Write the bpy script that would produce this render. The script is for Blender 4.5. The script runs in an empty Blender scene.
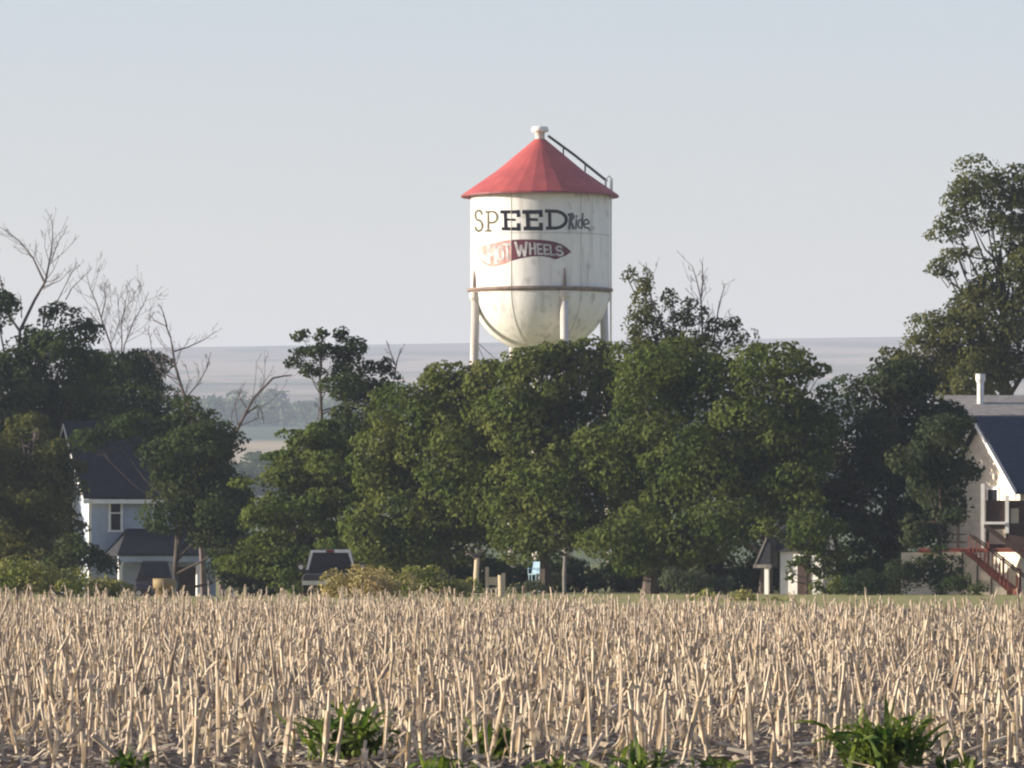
import bpy, math, random
import numpy as np
from mathutils import Vector

# ------------------------------------------------------------------ camera, sky, sun, exposure
S = bpy.context.scene
COL = S.collection
F = 5852.0            # focal length in pixels for a 1024 pixel wide frame (long telephoto)
CAM_H, HOR = 1.8, 545.0
SUN_AZ, SUN_EL = math.radians(-90.5), math.radians(12)      # azimuth measured from the camera's side of the tower, negative = left

cam_d = bpy.data.cameras.new('camera')
cam_d.sensor_fit = 'HORIZONTAL'; cam_d.sensor_width = 36.0
cam_d.lens = 36.0 * F / 1024.0
cam_d.shift_y = (HOR - 384.0) / 1024.0
cam_d.clip_start = 0.5; cam_d.clip_end = 40000
cam = bpy.data.objects.new('camera', cam_d); COL.objects.link(cam)
cam.location = (0, 0, CAM_H); cam.rotation_euler = (math.radians(90), 0, 0)
S.camera = cam

sun_vec = Vector((math.sin(SUN_AZ) * math.cos(SUN_EL), -math.cos(SUN_AZ) * math.cos(SUN_EL), math.sin(SUN_EL)))
sd = bpy.data.lights.new('sun', 'SUN'); sd.energy = 5.0; sd.angle = math.radians(0.5); sd.color = (1.0, 0.88, 0.71)
so = bpy.data.objects.new('sun', sd); COL.objects.link(so)
so.rotation_euler = sun_vec.to_track_quat('Z', 'Y').to_euler()

W = bpy.data.worlds.new('World'); S.world = W; W.use_nodes = True
wn, wl = W.node_tree.nodes, W.node_tree.links
bg = wn['Background']
sky = wn.new('ShaderNodeTexSky'); sky.sky_type = 'NISHITA'; sky.sun_disc = False
sky.sun_elevation = SUN_EL
sky.sun_rotation = math.atan2(sun_vec.x, sun_vec.y)
sky.air_density = 1.0; sky.dust_density = 1.2; sky.ozone_density = 2.0; sky.altitude = 100
hs = wn.new('ShaderNodeHueSaturation'); hs.inputs['Saturation'].default_value = 0.82
tint = wn.new('ShaderNodeMix'); tint.data_type = 'RGBA'; tint.blend_type = 'MULTIPLY'; tint.inputs[0].default_value = 1.0; tint.inputs[7].default_value = (1.22, 1.065, 1.15, 1)
wl.new(sky.outputs[0], hs.inputs['Color']); wl.new(hs.outputs[0], tint.inputs[6]); wl.new(tint.outputs[2], bg.inputs['Color'])
bg.inputs['Strength'].default_value = 0.0835

S.view_settings.view_transform = 'Standard'; S.view_settings.look = 'None'
S.view_settings.gamma = 1.0; S.view_settings.use_curve_mapping = False
S.view_settings.exposure = 1.12
S.render.engine = 'CYCLES'
S.cycles.filter_width = 2.2
S.cycles.use_denoising = True
S.cycles.max_bounces = 6; S.cycles.diffuse_bounces = 3; S.cycles.transmission_bounces = 4
S.cycles.volume_bounces = 1; S.cycles.caustics_reflective = False; S.cycles.caustics_refractive = False

# ------------------------------------------------------------------ helpers
rnd = random.Random(7)
rng = np.random.default_rng(11)

def smooth(a, b, t):
    t = min(1, max(0, (t - a) / (b - a))); return t * t * (3 - 2 * t)

PROF = [(-400, 0), (200, 0), (330, -0.6), (600, 0.5), (900, 5.0), (1500, 18.5), (2200, 41.2), (3000, 73.6),
        (4000, 120.0), (5200, 182.5), (5600, 187.0), (6400, 170.0), (9000, 120.0)]
PX = np.array([p[0] for p in PROF], float); PZ = np.array([p[1] for p in PROF], float)

def gz(x, y):
    z = float(np.interp(y, PX, PZ))
    if y > 900: z *= 1 + 0.00008 * x
    if y > 2000: z += 3.0 * math.sin(x / 260.0 + y / 900.0) * smooth(2000, 3500, y) * (1 - smooth(4700, 5200, y))
    d = smooth(212, 262, y) * smooth(-4.5, -9.0, x) * (1 - smooth(330, 380, y))
    return z - 1.2 * d

def P(px, py, Y):
    return Vector(((px - 512) / F * Y, Y, CAM_H + (HOR - py) / F * Y))
def PXm(px, Y): return (px - 512) / F * Y

def node_mat(name):
    m = bpy.data.materials.new(name); m.use_nodes = True
    nt = m.node_tree; return m, nt.nodes, nt.links, nt.nodes['Principled BSDF']

def mat(name, c, c2=None, scale=4.0, rough=0.8, metallic=0.0, bump=0.0, detail=5, coord='Object', spec=0.3, stretch=None, contrast=(0.35, 0.65)):
    m, n, l, b = node_mat(name)
    b.inputs['Roughness'].default_value = rough; b.inputs['Metallic'].default_value = metallic
    b.inputs['Specular IOR Level'].default_value = spec
    if c2 is None: c2 = tuple(v * 0.78 for v in c)
    tc = n.new('ShaderNodeTexCoord'); mp = n.new('ShaderNodeMapping')
    if stretch: mp.inputs['Scale'].default_value = stretch
    no = n.new('ShaderNodeTexNoise'); no.inputs['Scale'].default_value = scale; no.inputs['Detail'].default_value = detail
    r = n.new('ShaderNodeValToRGB')
    r.color_ramp.elements[0].position, r.color_ramp.elements[1].position = contrast
    r.color_ramp.elements[0].color = (*c, 1); r.color_ramp.elements[1].color = (*c2, 1)
    l.new(tc.outputs[coord], mp.inputs['Vector']); l.new(mp.outputs[0], no.inputs['Vector'])
    l.new(no.outputs['Fac'], r.inputs['Fac']); l.new(r.outputs[0], b.inputs['Base Color'])
    if bump:
        bp = n.new('ShaderNodeBump'); bp.inputs['Strength'].default_value = bump; bp.inputs['Distance'].default_value = 0.03
        l.new(no.outputs['Fac'], bp.inputs['Height']); l.new(bp.outputs[0], b.inputs['Normal'])
    return m

def leaf_mat(name, c, c2, scale=1.0, trans=0.3, tcol=None):
    """thin leaf: diffuse front, light coming through from behind; the hue drifts from branch to branch"""
    m = bpy.data.materials.new(name); m.use_nodes = True
    n, l = m.node_tree.nodes, m.node_tree.links
    n.remove(n['Principled BSDF'])
    tc = n.new('ShaderNodeTexCoord'); no = n.new('ShaderNodeTexNoise'); no.inputs['Scale'].default_value = scale; no.inputs['Detail'].default_value = 4
    r = n.new('ShaderNodeValToRGB'); r.color_ramp.elements[0].position = 0.38; r.color_ramp.elements[1].position = 0.64
    r.color_ramp.elements[0].color = (*c, 1); r.color_ramp.elements[1].color = (*c2, 1)
    l.new(tc.outputs['Object'], no.inputs['Vector']); l.new(no.outputs['Fac'], r.inputs['Fac'])
    d = n.new('ShaderNodeBsdfDiffuse'); t = n.new('ShaderNodeBsdfTranslucent'); mx = n.new('ShaderNodeMixShader'); mx.inputs[0].default_value = trans
    tint = n.new('ShaderNodeMix'); tint.data_type = 'RGBA'; tint.blend_type = 'MULTIPLY'; tint.inputs[0].default_value = 1
    tint.inputs[7].default_value = (*(tcol or (1.25, 1.2, 0.6)), 1)
    l.new(r.outputs[0], tint.inputs[6]); l.new(tint.outputs[2], t.inputs['Color'])
    l.new(r.outputs[0], d.inputs['Color']); l.new(d.outputs[0], mx.inputs[1]); l.new(t.outputs[0], mx.inputs[2])
    l.new(mx.outputs[0], n['Material Output'].inputs['Surface'])
    return m

class MB:
    """collects faces of ONE part"""
    def __init__(s): s.v = []; s.f = []
    def quad(s, a, b, c, d):
        i = len(s.v); s.v += [tuple(a), tuple(b), tuple(c), tuple(d)]; s.f.append((i, i + 1, i + 2, i + 3))
    def poly(s, pts):
        i = len(s.v); s.v += [tuple(p) for p in pts]; s.f.append(tuple(range(i, i + len(pts))))
    def prism(s, pts, d):
        """closed polygon extruded by vector d"""
        n = len(pts); i = len(s.v); d = Vector(d)
        s.v += [tuple(p) for p in pts] + [tuple(Vector(p) + d) for p in pts]
        s.f.append(tuple(range(i, i + n))[::-1]); s.f.append(tuple(range(i + n, i + 2 * n)))
        for k in range(n): s.f.append((i + k, i + (k + 1) % n, i + n + (k + 1) % n, i + n + k))
    def box(s, x0, x1, y0, y1, z0, z1):
        s.prism([(x0, y0, z0), (x1, y0, z0), (x1, y1, z0), (x0, y1, z0)], (0, 0, z1 - z0))
    def tube(s, pts, rad, n=6, cap=True):
        pts = [Vector(p) for p in pts]; base = len(s.v); k = len(pts)
        if not hasattr(rad, '__len__'): rad = [rad] * k
        ref = None
        for i, p in enumerate(pts):
            d = (pts[min(i + 1, k - 1)] - pts[max(i - 1, 0)]).normalized()
            if ref is None or abs(ref.dot(d)) > 0.95:
                ref = Vector((0, 0, 1)) if abs(d.z) < 0.9 else Vector((1, 0, 0))
            u = d.cross(ref).normalized(); w = d.cross(u); ref = u.cross(d)
            for j in range(n):
                a = 2 * math.pi * j / n; s.v.append(tuple(p + (u * math.cos(a) + w * math.sin(a)) * rad[i]))
        for i in range(k - 1):
            for j in range(n):
                s.f.append((base + i * n + j, base + i * n + (j + 1) % n, base + (i + 1) * n + (j + 1) % n, base + (i + 1) * n + j))
        if cap:
            s.f.append(tuple(base + j for j in range(n))[::-1]); s.f.append(tuple(base + (k - 1) * n + j for j in range(n)))
    def lathe(s, prof, n=48, c=(0, 0), a0=0.0):
        """profile of (r, z)"""
        base = len(s.v)
        for r, z in prof:
            for j in range(n):
                a = a0 + 2 * math.pi * j / n; s.v.append((c[0] + r * math.cos(a), c[1] + r * math.sin(a), z))
        for i in range(len(prof) - 1):
            for j in range(n):
                s.f.append((base + i * n + j, base + i * n + (j + 1) % n, base + (i + 1) * n + (j + 1) % n, base + (i + 1) * n + j))
    def build(s, name, m, parent=None, smooth_=False, origin=None):
        me = bpy.data.meshes.new(name)
        v = s.v if origin is None else [(a - origin[0], b - origin[1], c - origin[2]) for a, b, c in s.v]
        me.from_pydata(v, [], s.f); me.update(); me.materials.append(m)
        if smooth_: me.polygons.foreach_set('use_smooth', [True] * len(me.polygons))
        o = bpy.data.objects.new(name, me); COL.objects.link(o)
        if parent: o.parent = parent
        elif origin is not None: o.location = origin
        return o

def quads_obj(name, V, Q, m, parent=None):
    """mesh object from numpy arrays (quads)"""
    me = bpy.data.meshes.new(name); nv, nf = len(V), len(Q)
    me.vertices.add(nv); me.vertices.foreach_set('co', np.ascontiguousarray(V, np.float32).ravel())
    me.loops.add(nf * 4); me.loops.foreach_set('vertex_index', np.ascontiguousarray(Q, np.int32).ravel())
    me.polygons.add(nf); me.polygons.foreach_set('loop_start', np.arange(0, nf * 4, 4, dtype=np.int32))
    me.update(calc_edges=True); me.validate(); me.materials.append(m)
    o = bpy.data.objects.new(name, me); COL.objects.link(o)
    if parent: o.parent = parent
    return o

def tag(o, label=None, cat=None, group=None, kind=None):
    if label: o['label'] = label
    if cat: o['category'] = cat
    if group: o['group'] = group
    if kind: o['kind'] = kind
    return o
def thing(name, loc, label, cat, group=None, rz=0.0):
    o = bpy.data.objects.new(name, None); COL.objects.link(o); o.empty_display_size = 0.3
    o.location = loc; o.rotation_euler.z = rz
    return tag(o, label, cat, group)

# ------------------------------------------------------------------ materials
def ground_mat():
    m, n, l, b = node_mat('ground'); b.inputs['Roughness'].default_value = 0.95; b.inputs['Specular IOR Level'].default_value = 0.1
    g = n.new('ShaderNodeNewGeometry'); sep = n.new('ShaderNodeSeparateXYZ'); l.new(g.outputs['Position'], sep.inputs[0])
    def noise(sc, det=6, stretch=None):
        t = n.new('ShaderNodeTexNoise'); t.inputs['Scale'].default_value = sc; t.inputs['Detail'].default_value = det
        if stretch:
            mp = n.new('ShaderNodeMapping'); mp.inputs['Scale'].default_value = stretch
            l.new(g.outputs['Position'], mp.inputs['Vector']); l.new(mp.outputs[0], t.inputs['Vector'])
        else: l.new(g.outputs['Position'], t.inputs['Vector'])
        return t.outputs['Fac']
    def ramp(fac, stops, const=False):
        r = n.new('ShaderNodeValToRGB'); e = r.color_ramp.elements
        while len(e) < len(stops): e.new(0.5)
        for k, (p, c) in enumerate(stops): e[k].position = p; e[k].color = (*c, 1)
        if const: r.color_ramp.interpolation = 'CONSTANT'
        l.new(fac, r.inputs['Fac']); return r.outputs[0]
    def math_(op, a, bb):
        t = n.new('ShaderNodeMath'); t.operation = op
        for k, v in enumerate((a, bb)):
            if isinstance(v, (int, float)): t.inputs[k].default_value = v
            else: l.new(v, t.inputs[k])
        return t.outputs[0]
    def mix(f, a, bb):
        t = n.new('ShaderNodeMix'); t.data_type = 'RGBA'; l.new(f, t.inputs[0]); l.new(a, t.inputs[6]); l.new(bb, t.inputs[7]); return t.outputs[2]
    def step(a, lo, hi):
        t = n.new('ShaderNodeMapRange'); t.inputs[1].default_value = lo; t.inputs[2].default_value = hi; l.new(a, t.inputs[0]); return t.outputs[0]
    soil = ramp(noise(9.0), [(0.38, (0.035, 0.029, 0.028)), (0.52, (0.065, 0.053, 0.048)), (0.70, (0.20, 0.16, 0.125))])
    lawn = ramp(noise(0.9, 8), [(0.35, (0.20, 0.21, 0.075)), (0.55, (0.33, 0.31, 0.13)), (0.7, (0.43, 0.37, 0.20))])
    # far farmland: strips of fields across the slope, pushed about by noise
    yy = math_('ADD', math_('MULTIPLY', sep.outputs['Y'], 1 / 6000.0), math_('MULTIPLY', math_('SUBTRACT', noise(0.0016, 3, (1, 0.5, 1)), 0.5), 0.05))
    tan, pale, mauve, green, dk = (0.42, 0.34, 0.22), (0.36, 0.30, 0.22), (0.25, 0.21, 0.17), (0.13, 0.16, 0.08), (0.07, 0.10, 0.06)
    far = ramp(yy, [(0.0, green), (0.19, green), (0.215, dk), (0.265, tan), (0.36, tan), (0.375, dk), (0.43, green), (0.475, pale), (0.52, mauve),
                    (0.57, pale), (0.60, mauve), (0.612, dk), (0.63, pale), (0.76, pale), (0.80, mauve), (0.85, mauve), (0.87, dk)])
    spots = step(noise(0.012, 5, (1, 0.35, 1)), 0.50, 0.60)
    darkspot = n.new('ShaderNodeRGB'); darkspot.outputs[0].default_value = (0.08, 0.11, 0.065, 1)
    far = mix(math_('MULTIPLY', spots, 0.55), far, darkspot.outputs[0])
    edge = math_('ADD', sep.outputs['Y'], math_('MULTIPLY', math_('SUBTRACT', noise(0.4, 4), 0.5), 8.0))
    c = mix(step(edge, 163, 167), soil, lawn); c = mix(step(edge, 420, 520), c, far)
    l.new(c, b.inputs['Base Color'])
    bp = n.new('ShaderNodeBump'); bp.inputs['Strength'].default_value = 0.6; bp.inputs['Distance'].default_value = 0.06
    l.new(noise(6.0, 6), bp.inputs['Height']); l.new(bp.outputs[0], b.inputs['Normal'])
    return m

M = {}
M['ground'] = ground_mat()
M['stalk'] = mat('dry_stalk', (0.74, 0.625, 0.46), (0.27, 0.205, 0.155), 9, 0.8, stretch=(1, 1, 0.35))
M['husk'] = leaf_mat('dry_leaf', (0.68, 0.585, 0.44), (0.24, 0.19, 0.15), 7, 0.3, (1.1, 1.0, 0.8))
M['litter'] = leaf_mat('straw_litter', (0.64, 0.55, 0.41), (0.13, 0.10, 0.085), 2.5, 0.15, (1.1, 1.0, 0.8))
M['weed'] = leaf_mat('weed_leaf', (0.038, 0.085, 0.024), (0.20, 0.25, 0.075), 8, 0.35, (1.3, 1.3, 0.5))
M['bark'] = mat('bark', (0.105, 0.085, 0.075), (0.05, 0.04, 0.035), 9, 0.9, bump=0.5, stretch=(1, 1, 0.3))
M['deadwood'] = mat('dead_wood', (0.15, 0.12, 0.115), (0.085, 0.068, 0.065), 6, 0.9, stretch=(1, 1, 0.3))
M['palewood'] = mat('weathered_pale_wood', (0.55, 0.46, 0.32), (0.42, 0.35, 0.25), 6, 0.8, stretch=(1, 1, 0.2))
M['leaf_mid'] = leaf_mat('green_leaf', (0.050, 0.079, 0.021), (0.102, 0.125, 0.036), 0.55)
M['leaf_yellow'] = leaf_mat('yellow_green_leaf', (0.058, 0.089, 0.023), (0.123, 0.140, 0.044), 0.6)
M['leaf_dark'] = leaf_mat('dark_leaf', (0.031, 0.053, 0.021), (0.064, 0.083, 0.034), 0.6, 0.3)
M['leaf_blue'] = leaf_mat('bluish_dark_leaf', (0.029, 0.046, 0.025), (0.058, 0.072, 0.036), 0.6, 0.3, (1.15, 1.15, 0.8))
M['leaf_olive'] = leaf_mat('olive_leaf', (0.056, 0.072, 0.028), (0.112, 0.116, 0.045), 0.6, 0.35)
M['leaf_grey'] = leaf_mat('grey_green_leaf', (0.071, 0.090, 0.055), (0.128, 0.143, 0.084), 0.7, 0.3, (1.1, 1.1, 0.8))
M['grass_tall'] = leaf_mat('tall_grass', (0.135, 0.173, 0.051), (0.300, 0.285, 0.120), 0.9, 0.35)
M['grass_dry'] = leaf_mat('dry_brush', (0.270, 0.243, 0.115), (0.459, 0.365, 0.203), 0.9, 0.3)
M['wood_far'] = leaf_mat('distant_foliage', (0.05, 0.08, 0.035), (0.10, 0.13, 0.06), 0.05, 0.2)
M['siding'] = mat('painted_siding', (0.38, 0.45, 0.56), (0.31, 0.37, 0.46), 1.5, 0.7)
M['trim'] = mat('white_trim', (0.80, 0.80, 0.77), (0.70, 0.70, 0.67), 2, 0.6)
M['cream'] = mat('cream_siding', (0.74, 0.68, 0.56), (0.60, 0.54, 0.44), 1.2, 0.7, stretch=(1, 1, 3))
M['shingle_dark'] = mat('dark_shingle', (0.030, 0.033, 0.042), (0.018, 0.020, 0.026), 5, 0.9, bump=0.4, stretch=(1, 1, 4))
M['shingle_grey'] = mat('grey_shingle', (0.30, 0.28, 0.265), (0.20, 0.19, 0.18), 4, 0.9, bump=0.4, stretch=(1, 1, 4))
M['shingle_blue'] = mat('slate_shingle', (0.045, 0.055, 0.085), (0.028, 0.035, 0.055), 5, 0.85, bump=0.3, stretch=(1, 1, 4))
M['glass'] = mat('window_glass', (0.012, 0.014, 0.018), (0.02, 0.022, 0.026), 1.2, 0.25, spec=0.25)
M['redwood'] = mat('red_stained_wood', (0.36, 0.11, 0.070), (0.22, 0.07, 0.050), 4, 0.75, stretch=(1, 1, 0.4))
M['brownwood'] = mat('dark_brown_wood', (0.075, 0.045, 0.035), (0.045, 0.03, 0.025), 4, 0.8)
M['plywood'] = mat('pale_skirt_board', (0.60, 0.52, 0.40), (0.42, 0.36, 0.28), 2.2, 0.8, stretch=(1, 1, 0.5))
M['tub'] = mat('tan_tub', (0.20, 0.145, 0.07), (0.13, 0.095, 0.05), 5, 0.7)
M['tub_in'] = mat('tub_soil', (0.05, 0.035, 0.025), None, 5, 0.9)
M['car_paint'] = mat('dark_car_paint', (0.022, 0.018, 0.022), (0.03, 0.024, 0.028), 2, 0.3, spec=0.5)
M['truck_paint'] = mat('truck_paint', (0.035, 0.030, 0.032), (0.05, 0.042, 0.042), 2, 0.35, spec=0.5)
M['tyre'] = mat('tyre_rubber', (0.012, 0.012, 0.012), (0.02, 0.02, 0.02), 6, 0.9)
M['chrome'] = mat('dull_chrome', (0.62, 0.60, 0.58), (0.45, 0.44, 0.42), 3, 0.35, metallic=0.7)
M['tail_red'] = mat('red_lamp_lens', (0.25, 0.012, 0.012), None, 3, 0.3)
M['white_metal'] = mat('white_metal', (0.80, 0.79, 0.75), (0.68, 0.67, 0.63), 3, 0.5)
M['grey_post'] = mat('grey_post', (0.20, 0.19, 0.17), (0.12, 0.115, 0.105), 5, 0.85, stretch=(1, 1, 0.3))
M['blue_plastic'] = mat('pale_blue_plastic', (0.40, 0.58, 0.68), (0.32, 0.48, 0.58), 3, 0.5)
M['roof_red'] = mat('red_roof_paint', (0.42, 0.085, 0.078), (0.33, 0.065, 0.065), 0.9, 0.65, stretch=(1, 1, 0.5))
M['roof_edge'] = mat('dark_red_edge', (0.22, 0.04, 0.045), None, 2, 0.6)
M['rust'] = mat('rusty_steel', (0.16, 0.115, 0.095), (0.26, 0.20, 0.165), 3, 0.85)
M['steel_dark'] = mat('dark_steel', (0.035, 0.035, 0.04), (0.07, 0.06, 0.055), 3, 0.7)
M['steel_leg'] = mat('white_leg_paint', (0.62, 0.60, 0.56), (0.42, 0.38, 0.34), 1.2, 0.6, stretch=(1, 1, 0.25))
M['black_paint'] = mat('black_letter_paint', (0.004, 0.004, 0.009), (0.009, 0.008, 0.014), 3, 0.95, spec=0.05)
M['sunlit_paint'] = mat('sunlit_letter_paint', (0.07, 0.065, 0.05), (0.15, 0.14, 0.10), 2.5, 0.9, spec=0.1)  # sun glare put into the colour of the lit letters
M['soft_paint'] = mat('worn_grey_letter_paint', (0.05, 0.057, 0.07), (0.11, 0.12, 0.13), 2.5, 0.9, spec=0.1)
M['flame_shaded'] = mat('shaded_flame_paint', (0.085, 0.019, 0.034), (0.14, 0.045, 0.058), 2.4, 0.9, spec=0.1)  # flame colour darkened for the half in shade
M['flame_sunlit'] = mat('sunlit_flame_paint', (0.46, 0.22, 0.20), (0.64, 0.42, 0.38), 1.8, 0.9, spec=0.1)  # flame colour paled for the half washed out by sun
M['letter_white'] = mat('white_letter_paint', (0.62, 0.61, 0.61), (0.30, 0.29, 0.32), 2.0, 0.7)

def tank_mat():
    m, n, l, b = node_mat('tank_paint'); b.inputs['Roughness'].default_value = 0.6; b.inputs['Specular IOR Level'].default_value = 0.3
    tc = n.new('ShaderNodeTexCoord')
    def noise(sc, stretch, det=5):
        mp = n.new('ShaderNodeMapping'); mp.inputs['Scale'].default_value = stretch
        t = n.new('ShaderNodeTexNoise'); t.inputs['Scale'].default_value = sc; t.inputs['Detail'].default_value = det
        l.new(tc.outputs['Object'], mp.inputs['Vector']); l.new(mp.outputs[0], t.inputs['Vector']); return t.outputs['Fac']
    def ramp(f, a, bb, c0, c1):
        r = n.new('ShaderNodeValToRGB'); e = r.color_ramp.elements; e[0].position, e[1].position = a, bb
        e[0].color = (*c0, 1); e[1].color = (*c1, 1); l.new(f, r.inputs['Fac']); return r.outputs[0]
    base = ramp(noise(0.5, (1, 1, 0.35)), 0.3, 0.7, (0.78, 0.775, 0.74), (0.66, 0.665, 0.65))
    streak = ramp(noise(2.6, (1, 1, 0.10), 8), 0.52, 0.68, (0, 0, 0), (1, 1, 1))
    rust = ramp(noise(1.1, (1, 1, .8), 9), 0.60, 0.70, (0, 0, 0), (1, 1, 1))
    def mixc(f, a, col, amt):
        mu = n.new('ShaderNodeMath'); mu.operation = 'MULTIPLY'; mu.inputs[1].default_value = amt; l.new(f, mu.inputs[0])
        t = n.new('ShaderNodeMix'); t.data_type = 'RGBA'; l.new(mu.outputs[0], t.inputs[0]); l.new(a, t.inputs[6]); t.inputs[7].default_value = (*col, 1); return t.outputs[2]
    c = mixc(streak, base, (0.36, 0.355, 0.35), 0.45); c = mixc(rust, c, (0.30, 0.25, 0.21), 0.5)
    l.new(c, b.inputs['Base Color'])
    return m
M['tank'] = tank_mat()

# ------------------------------------------------------------------ ground sheet (field, yard, valley and far slope in one)
ys = np.concatenate([np.linspace(-300, 0, 7), np.linspace(20, 200, 37), np.linspace(203, 400, 50), np.linspace(420, 1000, 30), np.linspace(1050, 9000, 90)])
xs = np.concatenate([np.linspace(-3000, -520, 24), np.linspace(-500, -40, 40), np.linspace(-38, 38, 39), np.linspace(40, 500, 40), np.linspace(520, 3000, 24)])
V = np.array([(x, y, gz(x, y)) for y in ys for x in xs]); nx = len(xs)
Q = np.array([(j * nx + i, j * nx + i + 1, (j + 1) * nx + i + 1, (j + 1) * nx + i) for j in range(len(ys) - 1) for i in range(nx - 1)])
gr = quads_obj('ground', V, Q, M['ground']); gr['kind'] = 'structure'
gr.data.polygons.foreach_set('use_smooth', [True] * len(gr.data.polygons))

# the air: one even volume round everything
hz = MB(); hz.box(-3200, 3200, -400, 9100, -4.0, 245.0)
hm = bpy.data.materials.new('haze_air'); hm.use_nodes = True
hn, hl = hm.node_tree.nodes, hm.node_tree.links
hn.remove(hn['Principled BSDF'])
pv = hn.new('ShaderNodeVolumePrincipled'); pv.inputs['Color'].default_value = (0.66, 0.78, 1.0, 1); pv.inputs['Density'].default_value = 0.00013
hl.new(pv.outputs[0], hn['Material Output'].inputs['Volume'])
ho = hz.build('haze', hm); ho['kind'] = 'stuff'

# ------------------------------------------------------------------ water tower
TY = 400.0; TS = F / TY
def tz(py): return CAM_H + (HOR - py) / TS
TX = PXm(540, TY); R = 69.5 / TS
tower = thing('water_tower', (TX, TY, gz(TX, TY)), 'tall white water tower with red cone roof and painted lettering above the trees', 'water tower')
t0 = Vector((TX, TY, gz(TX, TY)))
zT, zE, zB = tz(196.5) - t0.z, tz(291) - t0.z, tz(353) - t0.z
b = MB(); prof = [(R, zT)]
for k in range(1, 7): prof.append((R, zT + (zE - zT) * k / 6))
for k in range(1, 17):
    a = k / 16 * math.pi / 2; prof.append((max(0.02, R * math.cos(a)), zE - (zE - zB) * math.sin(a)))
b.lathe(prof, 96); tank = b.build('tank', M['tank'], tower, True)
def on_tank(dpx, py, off):
    """point of the shell seen dpx pixels right of the axis, at photograph height py"""
    a = 0.0
    for _ in range(3):
        q = (TY - R * math.cos(a)) / F; a = math.asin(max(-.995, min(.995, dpx * q / R)))
    return Vector(((R + off) * math.sin(a), -(R + off) * math.cos(a), CAM_H + (HOR - py) * q - t0.z))
# weld seams, plates
sm = MB()
for ang in (-24.5, 35.5, 95.5, 155.5, 215.5, 275.5):
    a = math.radians(ang); pts = []
    for r_, z_ in prof[:-1]: pts.append(((r_ + 0.004) * math.sin(a), -(r_ + 0.004) * math.cos(a), z_))
    sm.tube(pts, 0.022, 4)
for z_ in (zT - (zT - zE) * 0.42,):
    sm.lathe([(R + 0.012, z_ + 0.02), (R + 0.03, z_), (R + 0.012, z_ - 0.02)], 96)
sm.build('weld_seam', mat('seam_paint', (0.50, 0.48, 0.44), (0.35, 0.31, 0.27), 2, 0.7), tank)
# ring girder at the foot of the shell
b = MB(); b.lathe([(R - 0.02, zE + 0.14), (R + 0.24, zE + 0.14), (R + 0.24, zE - 0.03), (R + 0.06, zE - 0.03), (R + 0.06, zE - 0.16), (R - 0.02, zE - 0.16)], 96)
b.build('ring_girder', M['rust'], tower)
# roof: flat sheets meeting at the vent
RR = 79.0 / TS; zA = tz(139) - t0.z; zEv = tz(195.5) - t0.z
b = MB(); b.lathe([(0.35, zA), (RR * 0.55, zA + (zEv - zA) * 0.55 - 0.06), (RR, zEv)], 32, a0=math.radians(-85))
roof = b.build('roof', M['roof_red'], tower)
b = MB(); b.lathe([(RR, zEv + 0.005), (RR + 0.02, zEv - 0.12), (R + 0.05, zEv - 0.10)], 32, a0=math.radians(-85)); b.build('eave', M['roof_edge'], roof)
b = MB(); zv = zA - 0.1
b.lathe([(0.02, zv + 0.98), (0.52, zv + 0.93), (0.60, zv + 0.72), (0.56, zv + 0.58), (0.34, zv + 0.55), (0.30, zv - 0.1)], 20)
b.build('roof_vent', M['white_metal'], tower, True)
# roof ladder lying above the right-hand slope, and its feet
b = MB(); aL = math.radians(4); ca, sa = math.cos(aL), math.sin(aL)
def rl(r_, h, side): # r along slope
    z_ = zA + (zEv - zA) * (r_ / RR) + h
    return Vector((r_ * ca - side * sa, r_ * sa + side * ca, z_))
for sdx in (-0.24, 0.24):
    b.tube([rl(0.55, 0.62, sdx), rl(2.4, 0.60, sdx), rl(4.6, 0.42, sdx)], 0.07, 5)
for k in range(15): b.tube([rl(0.6 + k * 0.285, 0.60 - 0.18 * k / 14, -0.24), rl(0.6 + k * 0.285, 0.60 - 0.18 * k / 14, 0.24)], 0.03, 4)
for r_ in (1.6, 3.1, 4.5):
    for sdx in (-0.24, 0.24): b.tube([rl(r_, 0.0, sdx), rl(r_, 0.55, sdx)], 0.035, 4)
b.build('roof_ladder', M['steel_dark'], tower)
# shell ladder with hoop, right-hand side
b = MB(); rd = R + 0.10
for off in (-0.13, 0.13):
    a = math.radians(86) + off / rd; px_, py_ = rd * math.sin(a), -rd * math.cos(a)
    b.tube([(px_, py_, 1.0), (px_, py_, zT - 0.2), (px_ + 0.02, py_, zEv + 1.05)], 0.065, 5)
zz = 1.2
while zz < zEv + 0.8:
    pts = []
    for off in (-0.13, 0.13):
        a = math.radians(86) + off / rd; pts.append((rd * math.sin(a), -rd * math.cos(a), zz))
    b.tube(pts, 0.022, 4); zz += 0.4
a = math.radians(86); cx_, cy_ = rd * math.sin(a), -rd * math.cos(a)
b.tube([(cx_ - 0.35, cy_, zEv + 0.2), (cx_ - 0.33, cy_, zEv + 1.1), (cx_ - 0.12, cy_, zEv + 1.32), (cx_ + 0.08, cy_, zEv + 1.1), (cx_ + 0.08, cy_, zT)], 0.06, 5)
b.build('shell_ladder', M['white_metal'], tower)
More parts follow.
